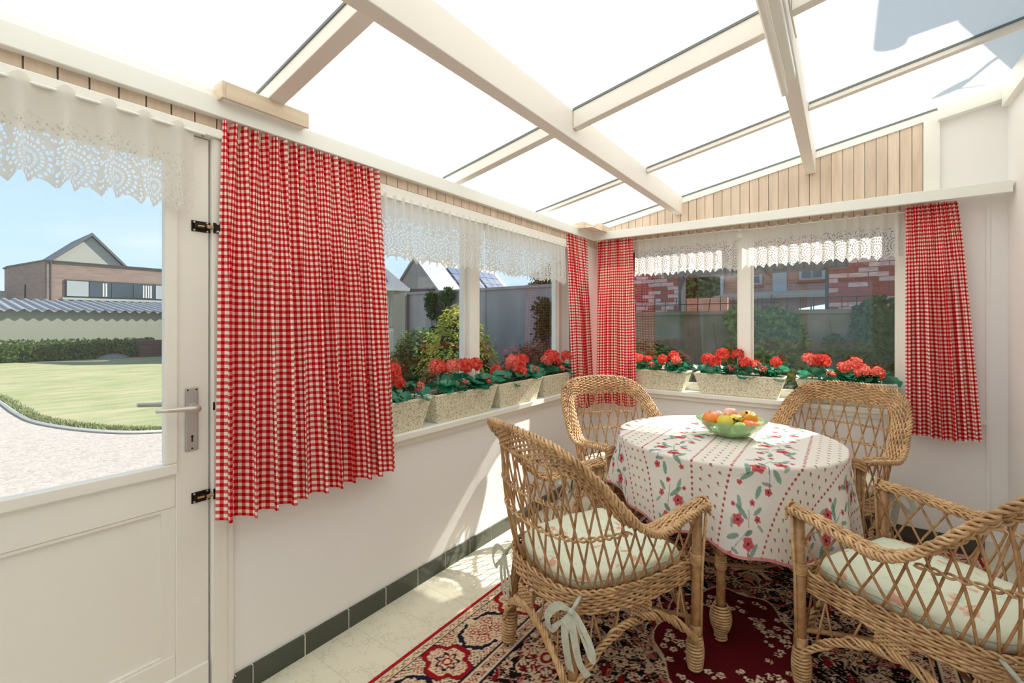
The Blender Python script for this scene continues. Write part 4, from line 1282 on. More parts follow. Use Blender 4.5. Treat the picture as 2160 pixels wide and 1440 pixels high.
    for k in range(2):
        P = []
        for i in range(420):
            t = i / 419; a = 2 * PI * (t * 36) + PI * k
            x = t * NS; j = min(int(x), NS - 1); D = Dd[j]
            T = (Lc[min(j + 1, NS)] - Lc[max(j - 1, 0)]).normalized(); Nn = T.cross(D).normalized()
            P.append(band(t, 0.0) + D * (.006 * math.cos(a)) + Nn * (.006 * math.sin(a)))
        m.tube(P, .0045, 5)
    m.build('rim_plait', WK, root, True)
    for e in (0, 1):
        m = MB(); sgn = 1 if e == 0 else -1
        for k in range(6):
            P = []
            for i in range(9):
                q = -.08 + 1.18 * i / 8; p = band(float(e), q); P.append(p + Vector((0, .004 + .010 * math.sin(PI * i / 8) + .003 * (k % 2), .010 - .0085 * k)))
            m.tube(P, .0052, 5)
        m.build('arm_end', WK, root, True)
    # braided arches between the legs, with stakes
    F = {'fl': Vector((-.275, .268, 0)), 'fr': Vector((.275, .268, 0)), 'bl': Vector((-.213, -.272, 0)), 'br': Vector((.213, -.272, 0))}
    for a_, b_, bow in (('fl', 'fr', 0), ('fr', 'br', 0), ('br', 'bl', -.03), ('bl', 'fl', 0)):
        A, B = F[a_], F[b_]; d = (B - A).normalized(); nrm = Vector((d.y, -d.x, 0))
        if nrm.dot((A + B) / 2) < 0: nrm = -nrm
        m = MB()
        def arch(q): return A.lerp(B, q) + nrm * (.018 + abs(bow) * math.sin(PI * q)) + Vector((0, 0, .10 + .185 * math.sin(PI * q) ** .75))
        for k in range(5):
            P = []
            for i in range(60):
                q = i / 59; al = 2 * PI * (q * 6 + k / 5)
                P.append(arch(q) + nrm * (.008 * math.cos(al)) + Vector((0, 0, .014 * math.sin(al) - .002 * k)))
            m.tube(P, .0052, 5)
        m.build('apron_arch', WK, root, True)
        for q, w_ in ((.10, .05), (.20, -.05), (.30, .05), (.70, -.05), (.80, .05), (.90, -.05), (.42, .03), (.58, -.03)):
            p0 = arch(q); q1 = min(.97, max(.03, q + w_)); top = A.lerp(B, q1) + nrm * .006; top.z = .34
            MB().tube([p0, top], .0042, 5).build('apron_stake', CN, root, True)
        # wrapped bracket block at the crown of the arch
        m = MB(); c = arch(.5)
        for k in range(9):
            P = [c + d * (-.045 + .09 * i / 8) + nrm * (.004 * math.cos(PI * i + PI * k)) + Vector((0, 0, .016 + .0065 * k - c.z + .285)) for i in range(9)]
            if P[0].z < .345: m.tube(P, .0046, 5)
        m.build('apron_weave', WK, root, True)
    # corner stays under the seat
    m = MB()
    for a_, b_ in (('fl', 'br'), ('fr', 'bl')):
        A, B = F[a_].copy(), F[b_].copy(); A.z = B.z = .20; m.tube([A, (A + B) / 2 + Vector((0, 0, .03)), B], .009, 7)
    m.build('stretcher', CN, root, True)
    return root
chair0 = make_chair()

# cushion with two ribbon bows
def make_cushion():
    m = MB(); n = 72
    ring = [at(Sc, i / 50) for i in range(51)]
    fa, fb = ring[-1], ring[0]; ring += [fa.lerp(fb, i / 22) + Vector((0, .012 * math.sin(PI * i / 22), 0)) for i in range(1, 22)]
    # round the corners
    for _ in range(3): ring = [(ring[i - 1] + ring[i] * 2 + ring[(i + 1) % len(ring)]) / 4 for i in range(len(ring))]
    prof = [(.0, 0), (.90, .0), (.955, .006), (.965, .022), (.967, .034), (.955, .046), (.92, .054), (.84, .060), (.6, .064), (.3, .066), (.0, .066)]
    K = len(ring); vs = []; fs = []
    for s, z in prof:
        for i, p in enumerate(ring):
            wob = .003 * math.sin(i * .9) * (1 if .5 < s < .95 else 0)
            vs.append((p.x * s * .97, (p.y - .0) * s * .97, z + wob))
    for j in range(len(prof) - 1):
        for i in range(K): fs.append((j * K + i, j * K + (i + 1) % K, (j + 1) * K + (i + 1) % K, (j + 1) * K + i))
    m.add(vs, fs); o = m.build('seat_cushion', M['cushion'], None, True)
    P = [(p.x * .967 * .97, p.y * .967 * .97, .034) for p in ring]
    MB().tube(P, .0032, 5, closed=True).build('piping', M['ribbon'], o, True)
    rnd = random.Random(5)
    for sx in (-1, 1):
        b = MB()
        c = Vector((sx * .222, -.262, -.030)); rt = Vector((1, sx * .15, 0)).normalized(); ou = Vector((sx * .15, -1, 0)).normalized()
        def strip(P, w, wd):
            P = [Vector(p) for p in P]; vs = []
            P = catmull(P, 22)
            for i, p in enumerate(P):
                ww = w * (.35 + .65 * math.sin(PI * min(1, .12 + i / 22 * 1.0))) if wd == 'loop' else w * min(1, .3 + i / 8)
                T = (P[min(i + 1, 22)] - P[max(i - 1, 0)]).normalized(); sd = T.cross(ou).normalized()
                vs += [p + sd * ww / 2, p + ou * .003 * math.sin(i * 1.3), p - sd * ww / 2]
            fs = [(3 * i + k, 3 * i + k + 1, 3 * i + k + 4, 3 * i + k + 3) for i in range(22) for k in (0, 1)]
            b.add(vs, fs)
        k0 = c + ou * .018
        for s in (-1, 1):
            lp = .105 if s > 0 else .09
            strip([k0, k0 + rt * s * lp * .45 + Vector((0, 0, .008)) + ou * .02, k0 + rt * s * lp + Vector((0, 0, -.045)) + ou * .025, k0 + rt * s * lp * .95 + Vector((0, 0, -.095)) + ou * .015, k0 + rt * s * lp * .55 + Vector((0, 0, -.06)) + ou * .008, k0], .030, 'loop')
            strip([k0, k0 + rt * s * .02 + Vector((0, 0, -.06)) + ou * .012, k0 + rt * s * (.045 if s > 0 else .012) + Vector((0, 0, -.14)) + ou * .01, k0 + rt * s * (.075 if s > 0 else .004) + Vector((0, 0, -.17 - .03 * (s < 0)))], .036, 'tail')
        bw = b.build('tie_bow', M['ribbon'], o, True)
        kn = MB(); kn.lathe([(.0001, -.012), (.010, -.008), (.0125, 0), (.010, .008), (.0001, .012)], 12, tuple(k0)); kn.tube([k0, c - ou * .03 + Vector((0, 0, .04))], .007, 6); kn.build('knot', M['ribbon'], bw, True)
    return o
cush0 = make_cushion()
spots = [((.935, 1.672), -24.0, 'wicker armchair with its back to the room, showing two pale ribbon bows', 'floral seat cushion with bows on the chair whose back faces the room'),
         ((1.655, 3.175), 157.5, 'wicker armchair on the far side of the table, by the back wall and flaring curtain', 'floral seat cushion of the chair by the back wall'),
         ((.665, 2.70), -125.0, 'wicker armchair in the window corner below the paired gingham curtains', 'floral seat cushion of the chair in the window corner'),
         ((1.994, 2.081), 61.7, 'wicker armchair nearest the plain right wall, facing the table', 'floral seat cushion of the chair nearest the plain right wall')]
for i, ((x, y), a, lab, cl) in enumerate(spots):
    c = chair0 if i == 0 else copy_tree(chair0)
    c.location = (x, y, .0112); c.rotation_euler = (0, 0, math.radians(a)); tag(c, lab, 'chair', 'wicker armchairs around the table')
    q = cush0 if i == 0 else copy_tree(cush0)
    q.location = (x, y, .0112 + .3975); q.rotation_euler = (0, 0, math.radians(a)); tag(q, cl, 'cushion', 'floral seat cushions')
# ------------------------------------------------------------------ outside
GZ = -.15
def pavermat():
    m, nt, out = newmat('pale_pavers')
    p = N(nt, 'ShaderNodeBsdfPrincipled', i_Roughness=.9)
    v = obco(nt)
    br = N(nt, 'ShaderNodeTexBrick', i_Scale=1.0); br.inputs['Brick Width'].default_value = .21; br.inputs['Row Height'].default_value = .105; br.inputs['Mortar Size'].default_value = .006
    br.inputs['Color1'].default_value = (*lin((196, 184, 174)), 1); br.inputs['Color2'].default_value = (*lin((182, 170, 162)), 1); br.inputs['Mortar'].default_value = (*lin((150, 142, 134)), 1)
    nt.links.new(v, br.inputs['Vector'])
    n1 = ramp(nt, noise(nt, v, 26, 3), [(.3, (.72, .72, .72)), (.6, (1, 1, 1))])
    mx = N(nt, 'ShaderNodeMix'); mx.data_type = 'RGBA'; mx.blend_type = 'MULTIPLY'; mx.inputs[0].default_value = .6
    nt.links.new(br.outputs[0], mx.inputs[6]); nt.links.new(n1, mx.inputs[7])
    vo = N(nt, 'ShaderNodeTexVoronoi', i_Scale=17.); vo.feature = 'DISTANCE_TO_EDGE'; nt.links.new(v, vo.inputs['Vector'])
    vc = N(nt, 'ShaderNodeTexVoronoi', i_Scale=17.); nt.links.new(v, vc.inputs['Vector'])
    hs = N(nt, 'ShaderNodeHueSaturation', i_Saturation=.10); nt.links.new(vc.outputs['Color'], hs.inputs['Color'])
    c = mixc(nt, .12, lin((158, 146, 136)), hs.outputs[0])
    c = mixc(nt, ramp(nt, vo.outputs['Distance'], [(.0, (1, 1, 1)), (.07, (0, 0, 0))]), c, lin((140, 128, 119)))
    spots = ramp(nt, noise(nt, v, 9, 4, .7), [(.66, (0, 0, 0)), (.70, (1, 1, 1))])
    c = mixc(nt, math_(nt, 'MULTIPLY', spots, .5), c, lin((110, 100, 92)))
    nt.links.new(c, p.inputs['Base Color'])
    nt.links.new(bump(nt, vo.outputs['Distance'], .3, .01), p.inputs['Normal'])
    nt.links.new(p.outputs[0], out.inputs[0]); return m
M['paver'] = pavermat()
def lawnmat():
    m, nt, out = newmat('mown_lawn')
    v = obco(nt, (1, .35, 1))
    f = noise(nt, v, 3.2, 5, .65); g = noise(nt, obco(nt), 60, 2)
    c = ramp(nt, f, [(.3, lin((126, 134, 94))), (.5, lin((150, 150, 116))), (.68, lin((172, 160, 132)))])
    c2 = mixc(nt, math_(nt, 'MULTIPLY', g, .3), c, lin((118, 126, 92)))
    d = N(nt, 'ShaderNodeBsdfDiffuse'); nt.links.new(c2, d.inputs[0]); nt.links.new(bump(nt, g, .5, .02), d.inputs['Normal'])
    nt.links.new(d.outputs[0], out.inputs[0]); return m
M['lawn'] = lawnmat()
g = MB(); n = 6
g.add([(-90, -40, GZ), (60, -40, GZ), (60, 90, GZ), (-90, 90, GZ)], [(0, 1, 2, 3)])
o = g.build('ground', M['paver']); S(o)
edge = catmull([(-23, .2), (-16, 1.0), (-11.7, 1.27), (-9.2, 1.3), (-7.9, 1.38), (-6.7, 1.68), (-5.9, 2.1), (-5.6, 2.7), (-5.5, 3.6), (-5.6, 4.6), (-5.8, 6.0)] if False else [(-23, .2, 0), (-16, 1.0, 0), (-11.7, 1.27, 0), (-9.2, 1.3, 0), (-7.9, 1.38, 0), (-6.7, 1.68, 0), (-5.9, 2.1, 0), (-5.5, 2.8, 0), (-5.4, 3.8, 0), (-5.5, 4.8, 0), (-5.8, 6.5, 0)], 60)
m = MB(); pts = [(p.x, p.y) for p in edge] + [(-6.0, 40), (-60, 40), (-60, .2)]
m.prism(pts, 'z', GZ, GZ + .05); S(m.build('lawn', M['lawn']))
# grass verge along the lawn edge
def blades(name, P, wd, cnt, h, mat, seed, parent=None):
    rnd = random.Random(seed); b = MB()
    for _ in range(cnt):
        i = rnd.randrange(len(P) - 1); p = P[i].lerp(P[i + 1], rnd.random()); x = p.x + rnd.gauss(0, wd); y = p.y + rnd.gauss(0, wd); a = rnd.uniform(0, PI); w_ = rnd.uniform(.006, .014); hh = h * rnd.uniform(.5, 1.2); l = rnd.uniform(-.03, .03)
        b.add([(x - w_ * math.cos(a), y - w_ * math.sin(a), GZ + .03), (x + w_ * math.cos(a), y + w_ * math.sin(a), GZ + .03), (x + l, y + l, GZ + .05 + hh)], [(0, 1, 2)])
    return b.build(name, mat, parent)
M['grassblade'] = sheetmat('grass_blades', (142, 150, 104), (118, 128, 88), .3, 3)
o = blades('grass', edge[4:], .035, 5000, .03, M['grassblade'], 3); tag(o, 'tufts of grass along the curved lawn edge', 'grass', kind='stuff')
m = MB(); ed = [p + Vector((.05, -.10, GZ + .012)) for p in edge]; m.tube(ed, .03, 5)
o = m.build('kerb', plain('lawn_kerb', (206, 198, 186), .9), None); S(o)

# --- long neighbouring shed with corrugated roof, seen through the door
M['shedwall'] = plain('sage_render', (146, 147, 132), .8, .03, .6)
M['corr'] = plain('fibre_cement', (120, 124, 130), .8, .12, 2.5)
sh = empty('shed', (-24, 6, GZ)); tag(sh, 'long low shed with pale rendered wall and corrugated roof beyond the lawn', 'building')
o = MB().box((-5, -22, 0), (0, 12.6, 2.0)).build('wall', M['shedwall'], sh)
m = MB(); NYC = 900
def rp(u, v):
    y = -22.3 + 35.2 * u; x = .16 - 5.4 * v; sl = y * 1.0
    z = 1.99 + .62 * v + .055 * math.sin(2 * PI * (y - 0 * x) / .34)
    return (x, y, z)
m.grid(rp, NYC, 3); m.build('roof', M['corr'], sh, True)
# wood-clad bin store at its foot
M['redwood'] = grain('weathered_red_boards', (120, 84, 78), (88, 58, 54), (.5, .5, 6), 3, .8)
r = empty('log_store', (-22.5, 7.4, GZ)); tag(r, 'low dark reddish board stack at the end of the hedge by the shed', 'fence')
for k in range(4):
    MB().box((-.25 - .02 * (k % 2), -1.2, .02 + .19 * k), (.25, 2.6, .19 + .19 * k)).build('board', M['redwood'], r)

# --- foliage builder
def bush(name, label, c, rad, cnt, size, mat, seed, cat='shrub', group=None, stems=None, flat=1.0, up=.3, inner=True, shape=None, kind=None):
    rnd = random.Random(seed); root = empty(name, c); tag(root, label, cat, group)
    b = MB()
    for _ in range(cnt):
        a = rnd.uniform(0, 2 * PI); cz = rnd.uniform(-1, 1); s = math.sqrt(1 - cz * cz); rr = rnd.uniform(.62, 1.0) ** .6
        d = Vector((s * math.cos(a), s * math.sin(a), cz))
        k = 1.0 if shape is None else shape(cz)
        lump = 1 + .12 * math.sin(a * 5 + seed) * math.cos(cz * 6 + seed) + .07 * math.sin(a * 11)
        p = Vector((d.x * rad[0] * rr * k * lump, d.y * rad[1] * rr * k * lump, d.z * rad[2] * rr))
        nrm = (d + Vector((rnd.gauss(0, .5), rnd.gauss(0, .5), rnd.gauss(0, .5) + up))).normalized()
        u = nrm.orthogonal().normalized(); w = nrm.cross(u); th = rnd.uniform(0, 6.28); u, w = u * math.cos(th) + w * math.sin(th), w * math.cos(th) - u * math.sin(th)
        L = size * rnd.uniform(.6, 1.3); W_ = L * .38 * flat
        b.add([p - u * L * .5, p - w * W_, p + u * L * .5, p + w * W_], [(0, 1, 2, 3)])
    o = b.build('foliage', mat, root); o['kind'] = 'stuff'
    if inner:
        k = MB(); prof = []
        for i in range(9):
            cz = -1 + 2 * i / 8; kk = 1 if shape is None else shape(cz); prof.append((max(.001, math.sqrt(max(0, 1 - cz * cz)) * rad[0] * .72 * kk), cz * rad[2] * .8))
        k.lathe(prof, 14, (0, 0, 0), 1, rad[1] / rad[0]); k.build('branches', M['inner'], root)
    if stems:
        k = MB()
        for s in stems: k.tube(s[0], s[1], 7)
        k.build('trunk', M['bark'], root)
    return root
M['bark'] = plain('bark', (98, 82, 66), .9, .2, 12)
M['inner'] = plain('dark_twigs', (40, 48, 26), .95, .3, 8)  # even dark colour for the inner mass of hedge and bushes
M['lf_dark'] = sheetmat('evergreen_leaves', (72, 104, 52), (26, 44, 22), .3, 16)
M['lf_mid'] = sheetmat('green_leaves', (122, 150, 82), (56, 84, 42), .35, 15)
M['lf_yel'] = sheetmat('golden_conifer', (240, 228, 120), (140, 156, 70), .4, 5)
M['lf_red'] = sheetmat('russet_leaves', (140, 84, 60), (84, 90, 50), .35, 14)
M['lf_pale'] = sheetmat('pale_leaves', (168, 178, 110), (128, 146, 84), .4, 5)
# hedge
hd = empty('hedge', (-23.0, 2.0, GZ)); tag(hd, 'clipped green hedge at the far side of the lawn in front of the shed', 'hedge')
rnd = random.Random(6); b = MB()
for _ in range(9000):
    y = rnd.uniform(-14, 4.9); a = rnd.uniform(0, PI); x = .45 * math.cos(a) * rnd.uniform(.8, 1.1); z = .40 + .42 * math.sin(a) * rnd.uniform(.8, 1.1) - (rnd.random() * .42 if rnd.random() < .45 else 0)
    if rnd.random() < .4: x = .47 + rnd.uniform(-.08, .05); z = rnd.uniform(.05, .7)
    u = Vector((rnd.gauss(0, 1), rnd.gauss(0, 1), rnd.gauss(0, 1))).normalized(); w = u.orthogonal().normalized(); L = rnd.uniform(.05, .11)
    p = Vector((x, y, z)); b.add([p - u * L, p - w * L * .5, p + u * L, p + w * L * .5], [(0, 1, 2, 3)])
o = b.build('foliage', M['lf_pale2'] if 'lf_pale2' in M else M['lf_mid'], hd); o['kind'] = 'stuff'
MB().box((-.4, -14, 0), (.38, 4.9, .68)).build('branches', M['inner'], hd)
o = MB(); o.lathe([(.6, 0), (.5, .1), (.36, .18), (.16, .23), (.001, .25)], 14); o = o.build('rock', plain('grey_stone', (120, 120, 112), .9, .1, 2, bmp=.4, bscale=4), None, True, (-22.6, 5.4, GZ)); tag(o, 'pale grey mound of stone between hedge and board stack', 'rock')

# --- flat-roofed brick building and white gable far behind
def brickmat(name, a, b, mortar, sw=.22, sh_=.075, vert='x'):
    m, nt, out = newmat(name)
    p = N(nt, 'ShaderNodeBsdfPrincipled', i_Roughness=.9)
    g_ = nt.nodes.new('ShaderNodeNewGeometry'); sp = N(nt, 'ShaderNodeSeparateXYZ'); nt.links.new(g_.outputs['Position'], sp.inputs[0])
    cb = N(nt, 'ShaderNodeCombineXYZ'); nt.links.new(math_(nt, 'ADD', sp.outputs[0], sp.outputs[1]), cb.inputs[0]); nt.links.new(sp.outputs[2], cb.inputs[1])
    br = N(nt, 'ShaderNodeTexBrick', i_Scale=1.0); br.inputs['Brick Width'].default_value = sw; br.inputs['Row Height'].default_value = sh_; br.inputs['Mortar Size'].default_value = .008
    br.inputs['Color1'].default_value = (*lin(a), 1); br.inputs['Color2'].default_value = (*lin(b), 1); br.inputs['Mortar'].default_value = (*lin(mortar), 1)
    nt.links.new(cb.outputs[0], br.inputs['Vector'])
    nt.links.new(br.outputs[0], p.inputs['Base Color']); nt.links.new(p.outputs[0], out.inputs[0]); return m
M['brickfar'] = brickmat('greyish_brick', (142, 120, 112), (128, 106, 98), (150, 138, 128), .5, .16)
M['brickorange'] = brickmat('orange_brick', (178, 126, 104), (160, 108, 88), (176, 142, 124), .4, .13)
M['slate'] = plain('grey_slates', (92, 96, 104), .6, .1, 1.5)
M['roofpale'] = plain('pale_weathered_slates', (134, 134, 138), .6, .06, 2)
M['darkframe'] = plain('dark_window_frame', (52, 56, 60), .5)
M['blind'] = plain('white_blinds', (158, 164, 168), .8, .03, 3)
M['whiter'] = plain('white_render', (166, 166, 156), .85, .04, 1.2)
M['greyrender'] = plain('stained_render', (142, 138, 134), .9, .22, .5)
fb = empty('flat_roofed_building', (-41, 6, GZ)); tag(fb, 'flat-roofed brick building with a long ribbon window, far behind the shed', 'building')
H = 5.62
m = MB(); m.prism([(0, 0), (0, 24), (-9, 24), (-9, -.9), (-7, -.9)], 'z', 0, H); m.build('wall', M['brickfar'], fb)
m = MB(); m.prism([(.08, -.05), (.08, 24), (-9, 24), (-9, -1), (-7, -1)], 'z', H, H + .09); m.build('roof_edge', M['darkframe'], fb)
m = MB().tube([(.12, .25, 0), (.12, .25, H)], .06, 8); m.build('drainpipe', M['darkframe'], fb)
m = MB().box((-.02, .95, 3.28), (.05, 15, 4.48)); m.build('window_frame', M['darkframe'], fb)
MB().box((.0, .8, 3.10), (.35, 15, 3.24)).build('window_sill', M['blind'], fb)
for a, b_, k in ((1.05, 2.15, 'blind'), (2.2, 3.35, 'glassdark'), (3.4, 4.6, 'glassdark'), (4.65, 5.9, 'glassdark'), (6.0, 7.5, 'blind'), (7.6, 8.9, 'glassdark'), (9.0, 11.5, 'blind'), (11.6, 14.9, 'glassdark')):
    f_ = MB().box((.05, a, 3.36), (.08, b_, 4.40)).build('pane', M[k], fb)
M['curtfar'] = plain('striped_curtains', (200, 198, 196), .8)
for a in (2.9, 3.05, 5.2, 5.35, 5.5, 5.65):
    MB().box((.081, a, 3.4), (.10, a + .09, 4.35)).build('curtain', M['curtfar'], fb)
m = MB().box((-9, -3.2, 0), (-7.5, -.9, 3.9)); m.build('wing', M['whiter'], fb)
MB().box((-3.6, -.52, 1.5), (-3.4, -.42, 4.2)).build('slot_window', M['darkframe'], fb)
gh = empty('gabled_house', (-56, 11, GZ)); tag(gh, 'pale gabled house rising behind the flat-roofed brick building', 'building')
m = MB(); m.prism([(-3.3, 0), (3.3, 0), (3.3, 6.3), (0.25, 9.75), (-3.3, 6.3)], 'x', -8, 0); m.build('wall', M['whiter'], gh)
for sgn in (-1, 1):
    m = MB(); a_ = (sgn * 3.9 if sgn > 0 else -3.9, 5.75); m.prism([(0.25, 9.8), (a_[0], a_[1]), (a_[0], a_[1] + .25), (0.25, 10.1)], 'x', -8.2, .25); m.build('roof', M['slate'], gh)
bush('tree', 'round green tree far off beside the flat-roofed building', (-60, 5.2, 1.6), (2.2, 2.2, 2.0), 900, .5, M['lf_mid'], 31, 'tree', stems=[([(0, 0, -1.7), (0, 0, 0)], .2)])

# --- garden wall with the bed of shrubs
M['conc'] = plain('stained_concrete', (150, 146, 148), .9, .4, 2.6, bmp=.3, bscale=12, stretch=(1, 1, .3))
M['conc2'] = sheetmat('mossy_concrete', (128, 120, 108), (96, 102, 78), 0, 2.2)
def gwall(name, x0, x1, z1, y0=6.6, cap=.05, label='', mat='conc'):
    r = empty(name, ((x0 + x1) / 2, y0, GZ)); tag(r, label, 'garden wall'); L = (x1 - x0) / 2; npan = max(1, round((x1 - x0) / 1.9)); w_ = 2 * L / npan
    for i in range(npan):
        o = MB().box((-L + i * w_ + .006, 0, 0), (-L + (i + 1) * w_ - .006, .15, z1 - GZ - cap)).build('panel', M[mat], r)
    o = MB().box((-L - .02, -.03, z1 - GZ - cap), (L + .02, .18, z1 - GZ)).build('coping', M[mat], r)
    return r
gwall('garden_wall', -6.05, -1.3, 2.0, label='tall stained concrete garden wall behind the golden conifer')
gwall('garden_wall', -1.3, 8.5, 1.50, label='lower ivy-grown concrete garden wall outside the back window', mat='conc2')
r = empty('wall_pillar', (-6.12, 6.55, GZ)); tag(r, 'pale greenish pillar ending the tall garden wall', 'pillar'); MB().box((-.08, -.06, 0), (.30, .0, 2.12)).build('post', M['shedwall'], r)
def ivy(label, x0, x1, z0, z1, cnt, mat, seed, y=6.56):
    rnd = random.Random(seed); root = empty('ivy', ((x0 + x1) / 2, y, z0)); tag(root, label, 'ivy'); b = MB(); L = (x1 - x0) / 2; H_ = z1 - z0
    cl = [(rnd.uniform(-L * .85, L * .85), rnd.uniform(0, H_ - .12) if rnd.random() < .7 else H_ - rnd.uniform(.1, .2), rnd.uniform(.07, .20)) for _ in range(16)]
    for _ in range(cnt):
        cx_, cz_, cr = rnd.choice(cl); a = rnd.uniform(0, 6.28); q = rnd.random() ** .5 * cr; p = Vector((cx_ + q * math.cos(a), -rnd.uniform(.02, .12), cz_ + q * math.sin(a) * 1.2))
        u = Vector((rnd.gauss(0, 1), rnd.gauss(0, .5), rnd.gauss(0, 1))).normalized(); nn = Vector((rnd.gauss(0, .4), -1, rnd.gauss(.4, .4))).normalized(); w = nn.cross(u).normalized(); s = rnd.uniform(.02, .042)
        b.add([p - u * s, p - w * s * .8, p + u * s, p + w * s * .8], [(0, 1, 2, 3)])
    o = b.build('foliage', mat, root); o['kind'] = 'stuff'
    m = MB()
    for i in range(5): x = -L + 2 * L * (i + .5) / 5; m.tube([(x, -.01, -z0 + GZ), (x + .05, -.01, 0), (x - .04, -.01, H_ * .8)], .008, 5)
    m.build('stems', M['bark'], root)
ivy('column of dark ivy climbing over the tall concrete wall left of the conifer', -5.15, -4.45, .9, 2.02, 1500, M['lf_dark'], 1)
ivy('thick ivy patch on the low wall toward the flaring curtain', 1.55, 2.6, .75, 1.55, 3200, M['lf_dark'], 2)
ivy('thin pale creeper on the low wall behind the back window mullion', .25, 1.45, .7, 1.50, 2200, M['lf_mid'], 3)
ivy('small dark creeper near the right end of the tall concrete wall', -2.45, -2.15, 1.0, 1.75, 600, M['lf_dark'], 4)
SHR = 'shrubs in the bed outside'
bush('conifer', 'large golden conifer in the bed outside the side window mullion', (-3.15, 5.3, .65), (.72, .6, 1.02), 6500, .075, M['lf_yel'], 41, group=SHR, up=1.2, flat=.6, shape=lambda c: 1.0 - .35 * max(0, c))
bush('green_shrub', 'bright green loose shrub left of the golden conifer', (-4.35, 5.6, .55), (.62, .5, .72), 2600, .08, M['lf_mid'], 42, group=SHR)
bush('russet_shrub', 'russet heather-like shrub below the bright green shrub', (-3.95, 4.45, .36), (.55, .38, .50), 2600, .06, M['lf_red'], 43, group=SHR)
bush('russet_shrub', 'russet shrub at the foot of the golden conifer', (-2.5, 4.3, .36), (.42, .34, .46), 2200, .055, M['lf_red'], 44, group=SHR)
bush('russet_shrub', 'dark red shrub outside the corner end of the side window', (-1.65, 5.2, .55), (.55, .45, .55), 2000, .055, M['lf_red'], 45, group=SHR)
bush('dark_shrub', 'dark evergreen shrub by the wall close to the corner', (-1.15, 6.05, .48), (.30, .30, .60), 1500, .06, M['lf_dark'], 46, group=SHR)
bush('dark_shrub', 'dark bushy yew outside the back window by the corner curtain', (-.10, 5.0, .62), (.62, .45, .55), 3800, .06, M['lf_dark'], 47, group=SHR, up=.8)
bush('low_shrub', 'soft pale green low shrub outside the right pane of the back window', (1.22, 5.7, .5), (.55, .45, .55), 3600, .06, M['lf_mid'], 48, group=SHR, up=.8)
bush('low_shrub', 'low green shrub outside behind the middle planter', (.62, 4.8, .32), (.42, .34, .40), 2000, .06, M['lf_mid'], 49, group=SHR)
bush('low_shrub', 'low green shrub at the foot of the thick ivy', (2.2, 5.1, .40), (.45, .36, .42), 2400, .06, M['lf_dark'], 50, group=SHR)
t = bush('standard_rose', 'pale-leaved standard tree on a thin stem next to the wide gingham curtain', (-4.55, 4.6, 1.32), (.30, .30, .30), 1300, .055, M['lf_pale'], 51, 'tree', stems=[([(0, 0, -1.47), (.02, 0, -.7), (0, 0, 0)], .022)])
bush('far_tree', 'tree crown behind the long pale roof, above the concrete wall', (-14.5, 27, 3.2), (1.8, 1.8, 2.5), 2200, .28, M['lf_mid'], 52, 'tree', stems=[([(0, 0, -3.4), (0, 0, 0)], .2)])
# wooden sticks by the yew
m = MB()
for a, b_ in (((.24, 4.55, .5), (.42, 4.5, 1.02)), ((.20, 4.5, .5), (.36, 4.45, 1.0))): m.tube([a, b_], .012, 6)
o = m.build('stakes', M['rawwood']); tag(o, 'pair of bare wooden stakes leaning outside the back window', 'stake')

# --- solar houses
def panels(r, O, U, V_, nu, nv, gap=.06):
    O, U, V_ = Vector(O), Vector(U), Vector(V_); nn = U.cross(V_).normalized()
    if nn.z < 0: nn = -nn
    for i in range(nu):
        for j in range(nv):
            a = O + U * (i / nu) + V_ * (j / nv) + nn * .12; u = U / nu * .94; v = V_ / nv * .94
            m = MB(); lo = [a, a + u, a + u + v, a + v]; m.add([tuple(p) for p in lo] + [tuple(p + nn * .05) for p in lo], [(3, 2, 1, 0), (4, 5, 6, 7), (0, 1, 5, 4), (1, 2, 6, 5), (2, 3, 7, 6), (3, 0, 4, 7)])
            m.build('solar_panel', M['solar'], r)
M['solar'] = plain('blue_solar_glass', (74, 86, 118), .3, .1, 1.2)
M['alup'] = plain('panel_frame', (206, 208, 210), .5)
hb = empty('solar_house', (-21.7, 21, GZ)); tag(hb, 'grey gabled house with a pale roof of solar panels above the concrete wall', 'building')
m = MB(); m.prism([(-2.1, 0), (2.1, 0), (2.1, 3.7), (0, 5.85), (-2.1, 3.7)], 'y', 0, 8.2); m.build('wall', M['greyrender'], hb)
for sg in (-1, 1):
    m = MB(); m.prism([(0, 5.9), (sg * 2.35, 3.5), (sg * 2.35, 3.65), (0, 6.05)], 'y', -.15, 8.35); m.build('roof', M['roofpale'], hb)
panels(hb, (2.0, 2.3, 3.92), (0, 2.6, 0), (-1.45, 0, 1.48), 3, 3)
panels(hb, (2.0, 5.3, 3.92), (0, 2.4, 0), (-1.45, 0, 1.48), 3, 3)
o = MB().box((0, 0, 0), (.02, .7, .6)); o.build('roof_window', M['glassdark'], hb, loc=(1.55, 1.3, 4.42), rot=(0, math.radians(-45), 0))
o = MB().prism([(-1.9, 3.0), (1.9, 3.0), (1.9, 3.75), (-1.9, 3.9)], 'y', -.04, 0).build('cladding', plain('dark_cladding', (84, 66, 72), .9, .15, 4), hb)
ha = empty('hipped_house', (-13.05, 12.9, GZ), math.radians(48.7)); tag(ha, 'house with dark solar panels on its hipped roof, seen right beside the wide gingham curtain', 'building')
MB().box((-7, .45, 0), (-.45, 6, 2.95)).build('wall', M['greyrender'], ha)
m = MB(); E1, E2, R1, R2, E3, E4 = [Vector(q) for q in ((0, 0, 2.97), (-8, 0, 2.97), (-2.7, 2.7, 5.5), (-8, 2.7, 5.5), (0, 6.2, 2.97), (-8, 6.2, 2.97))]
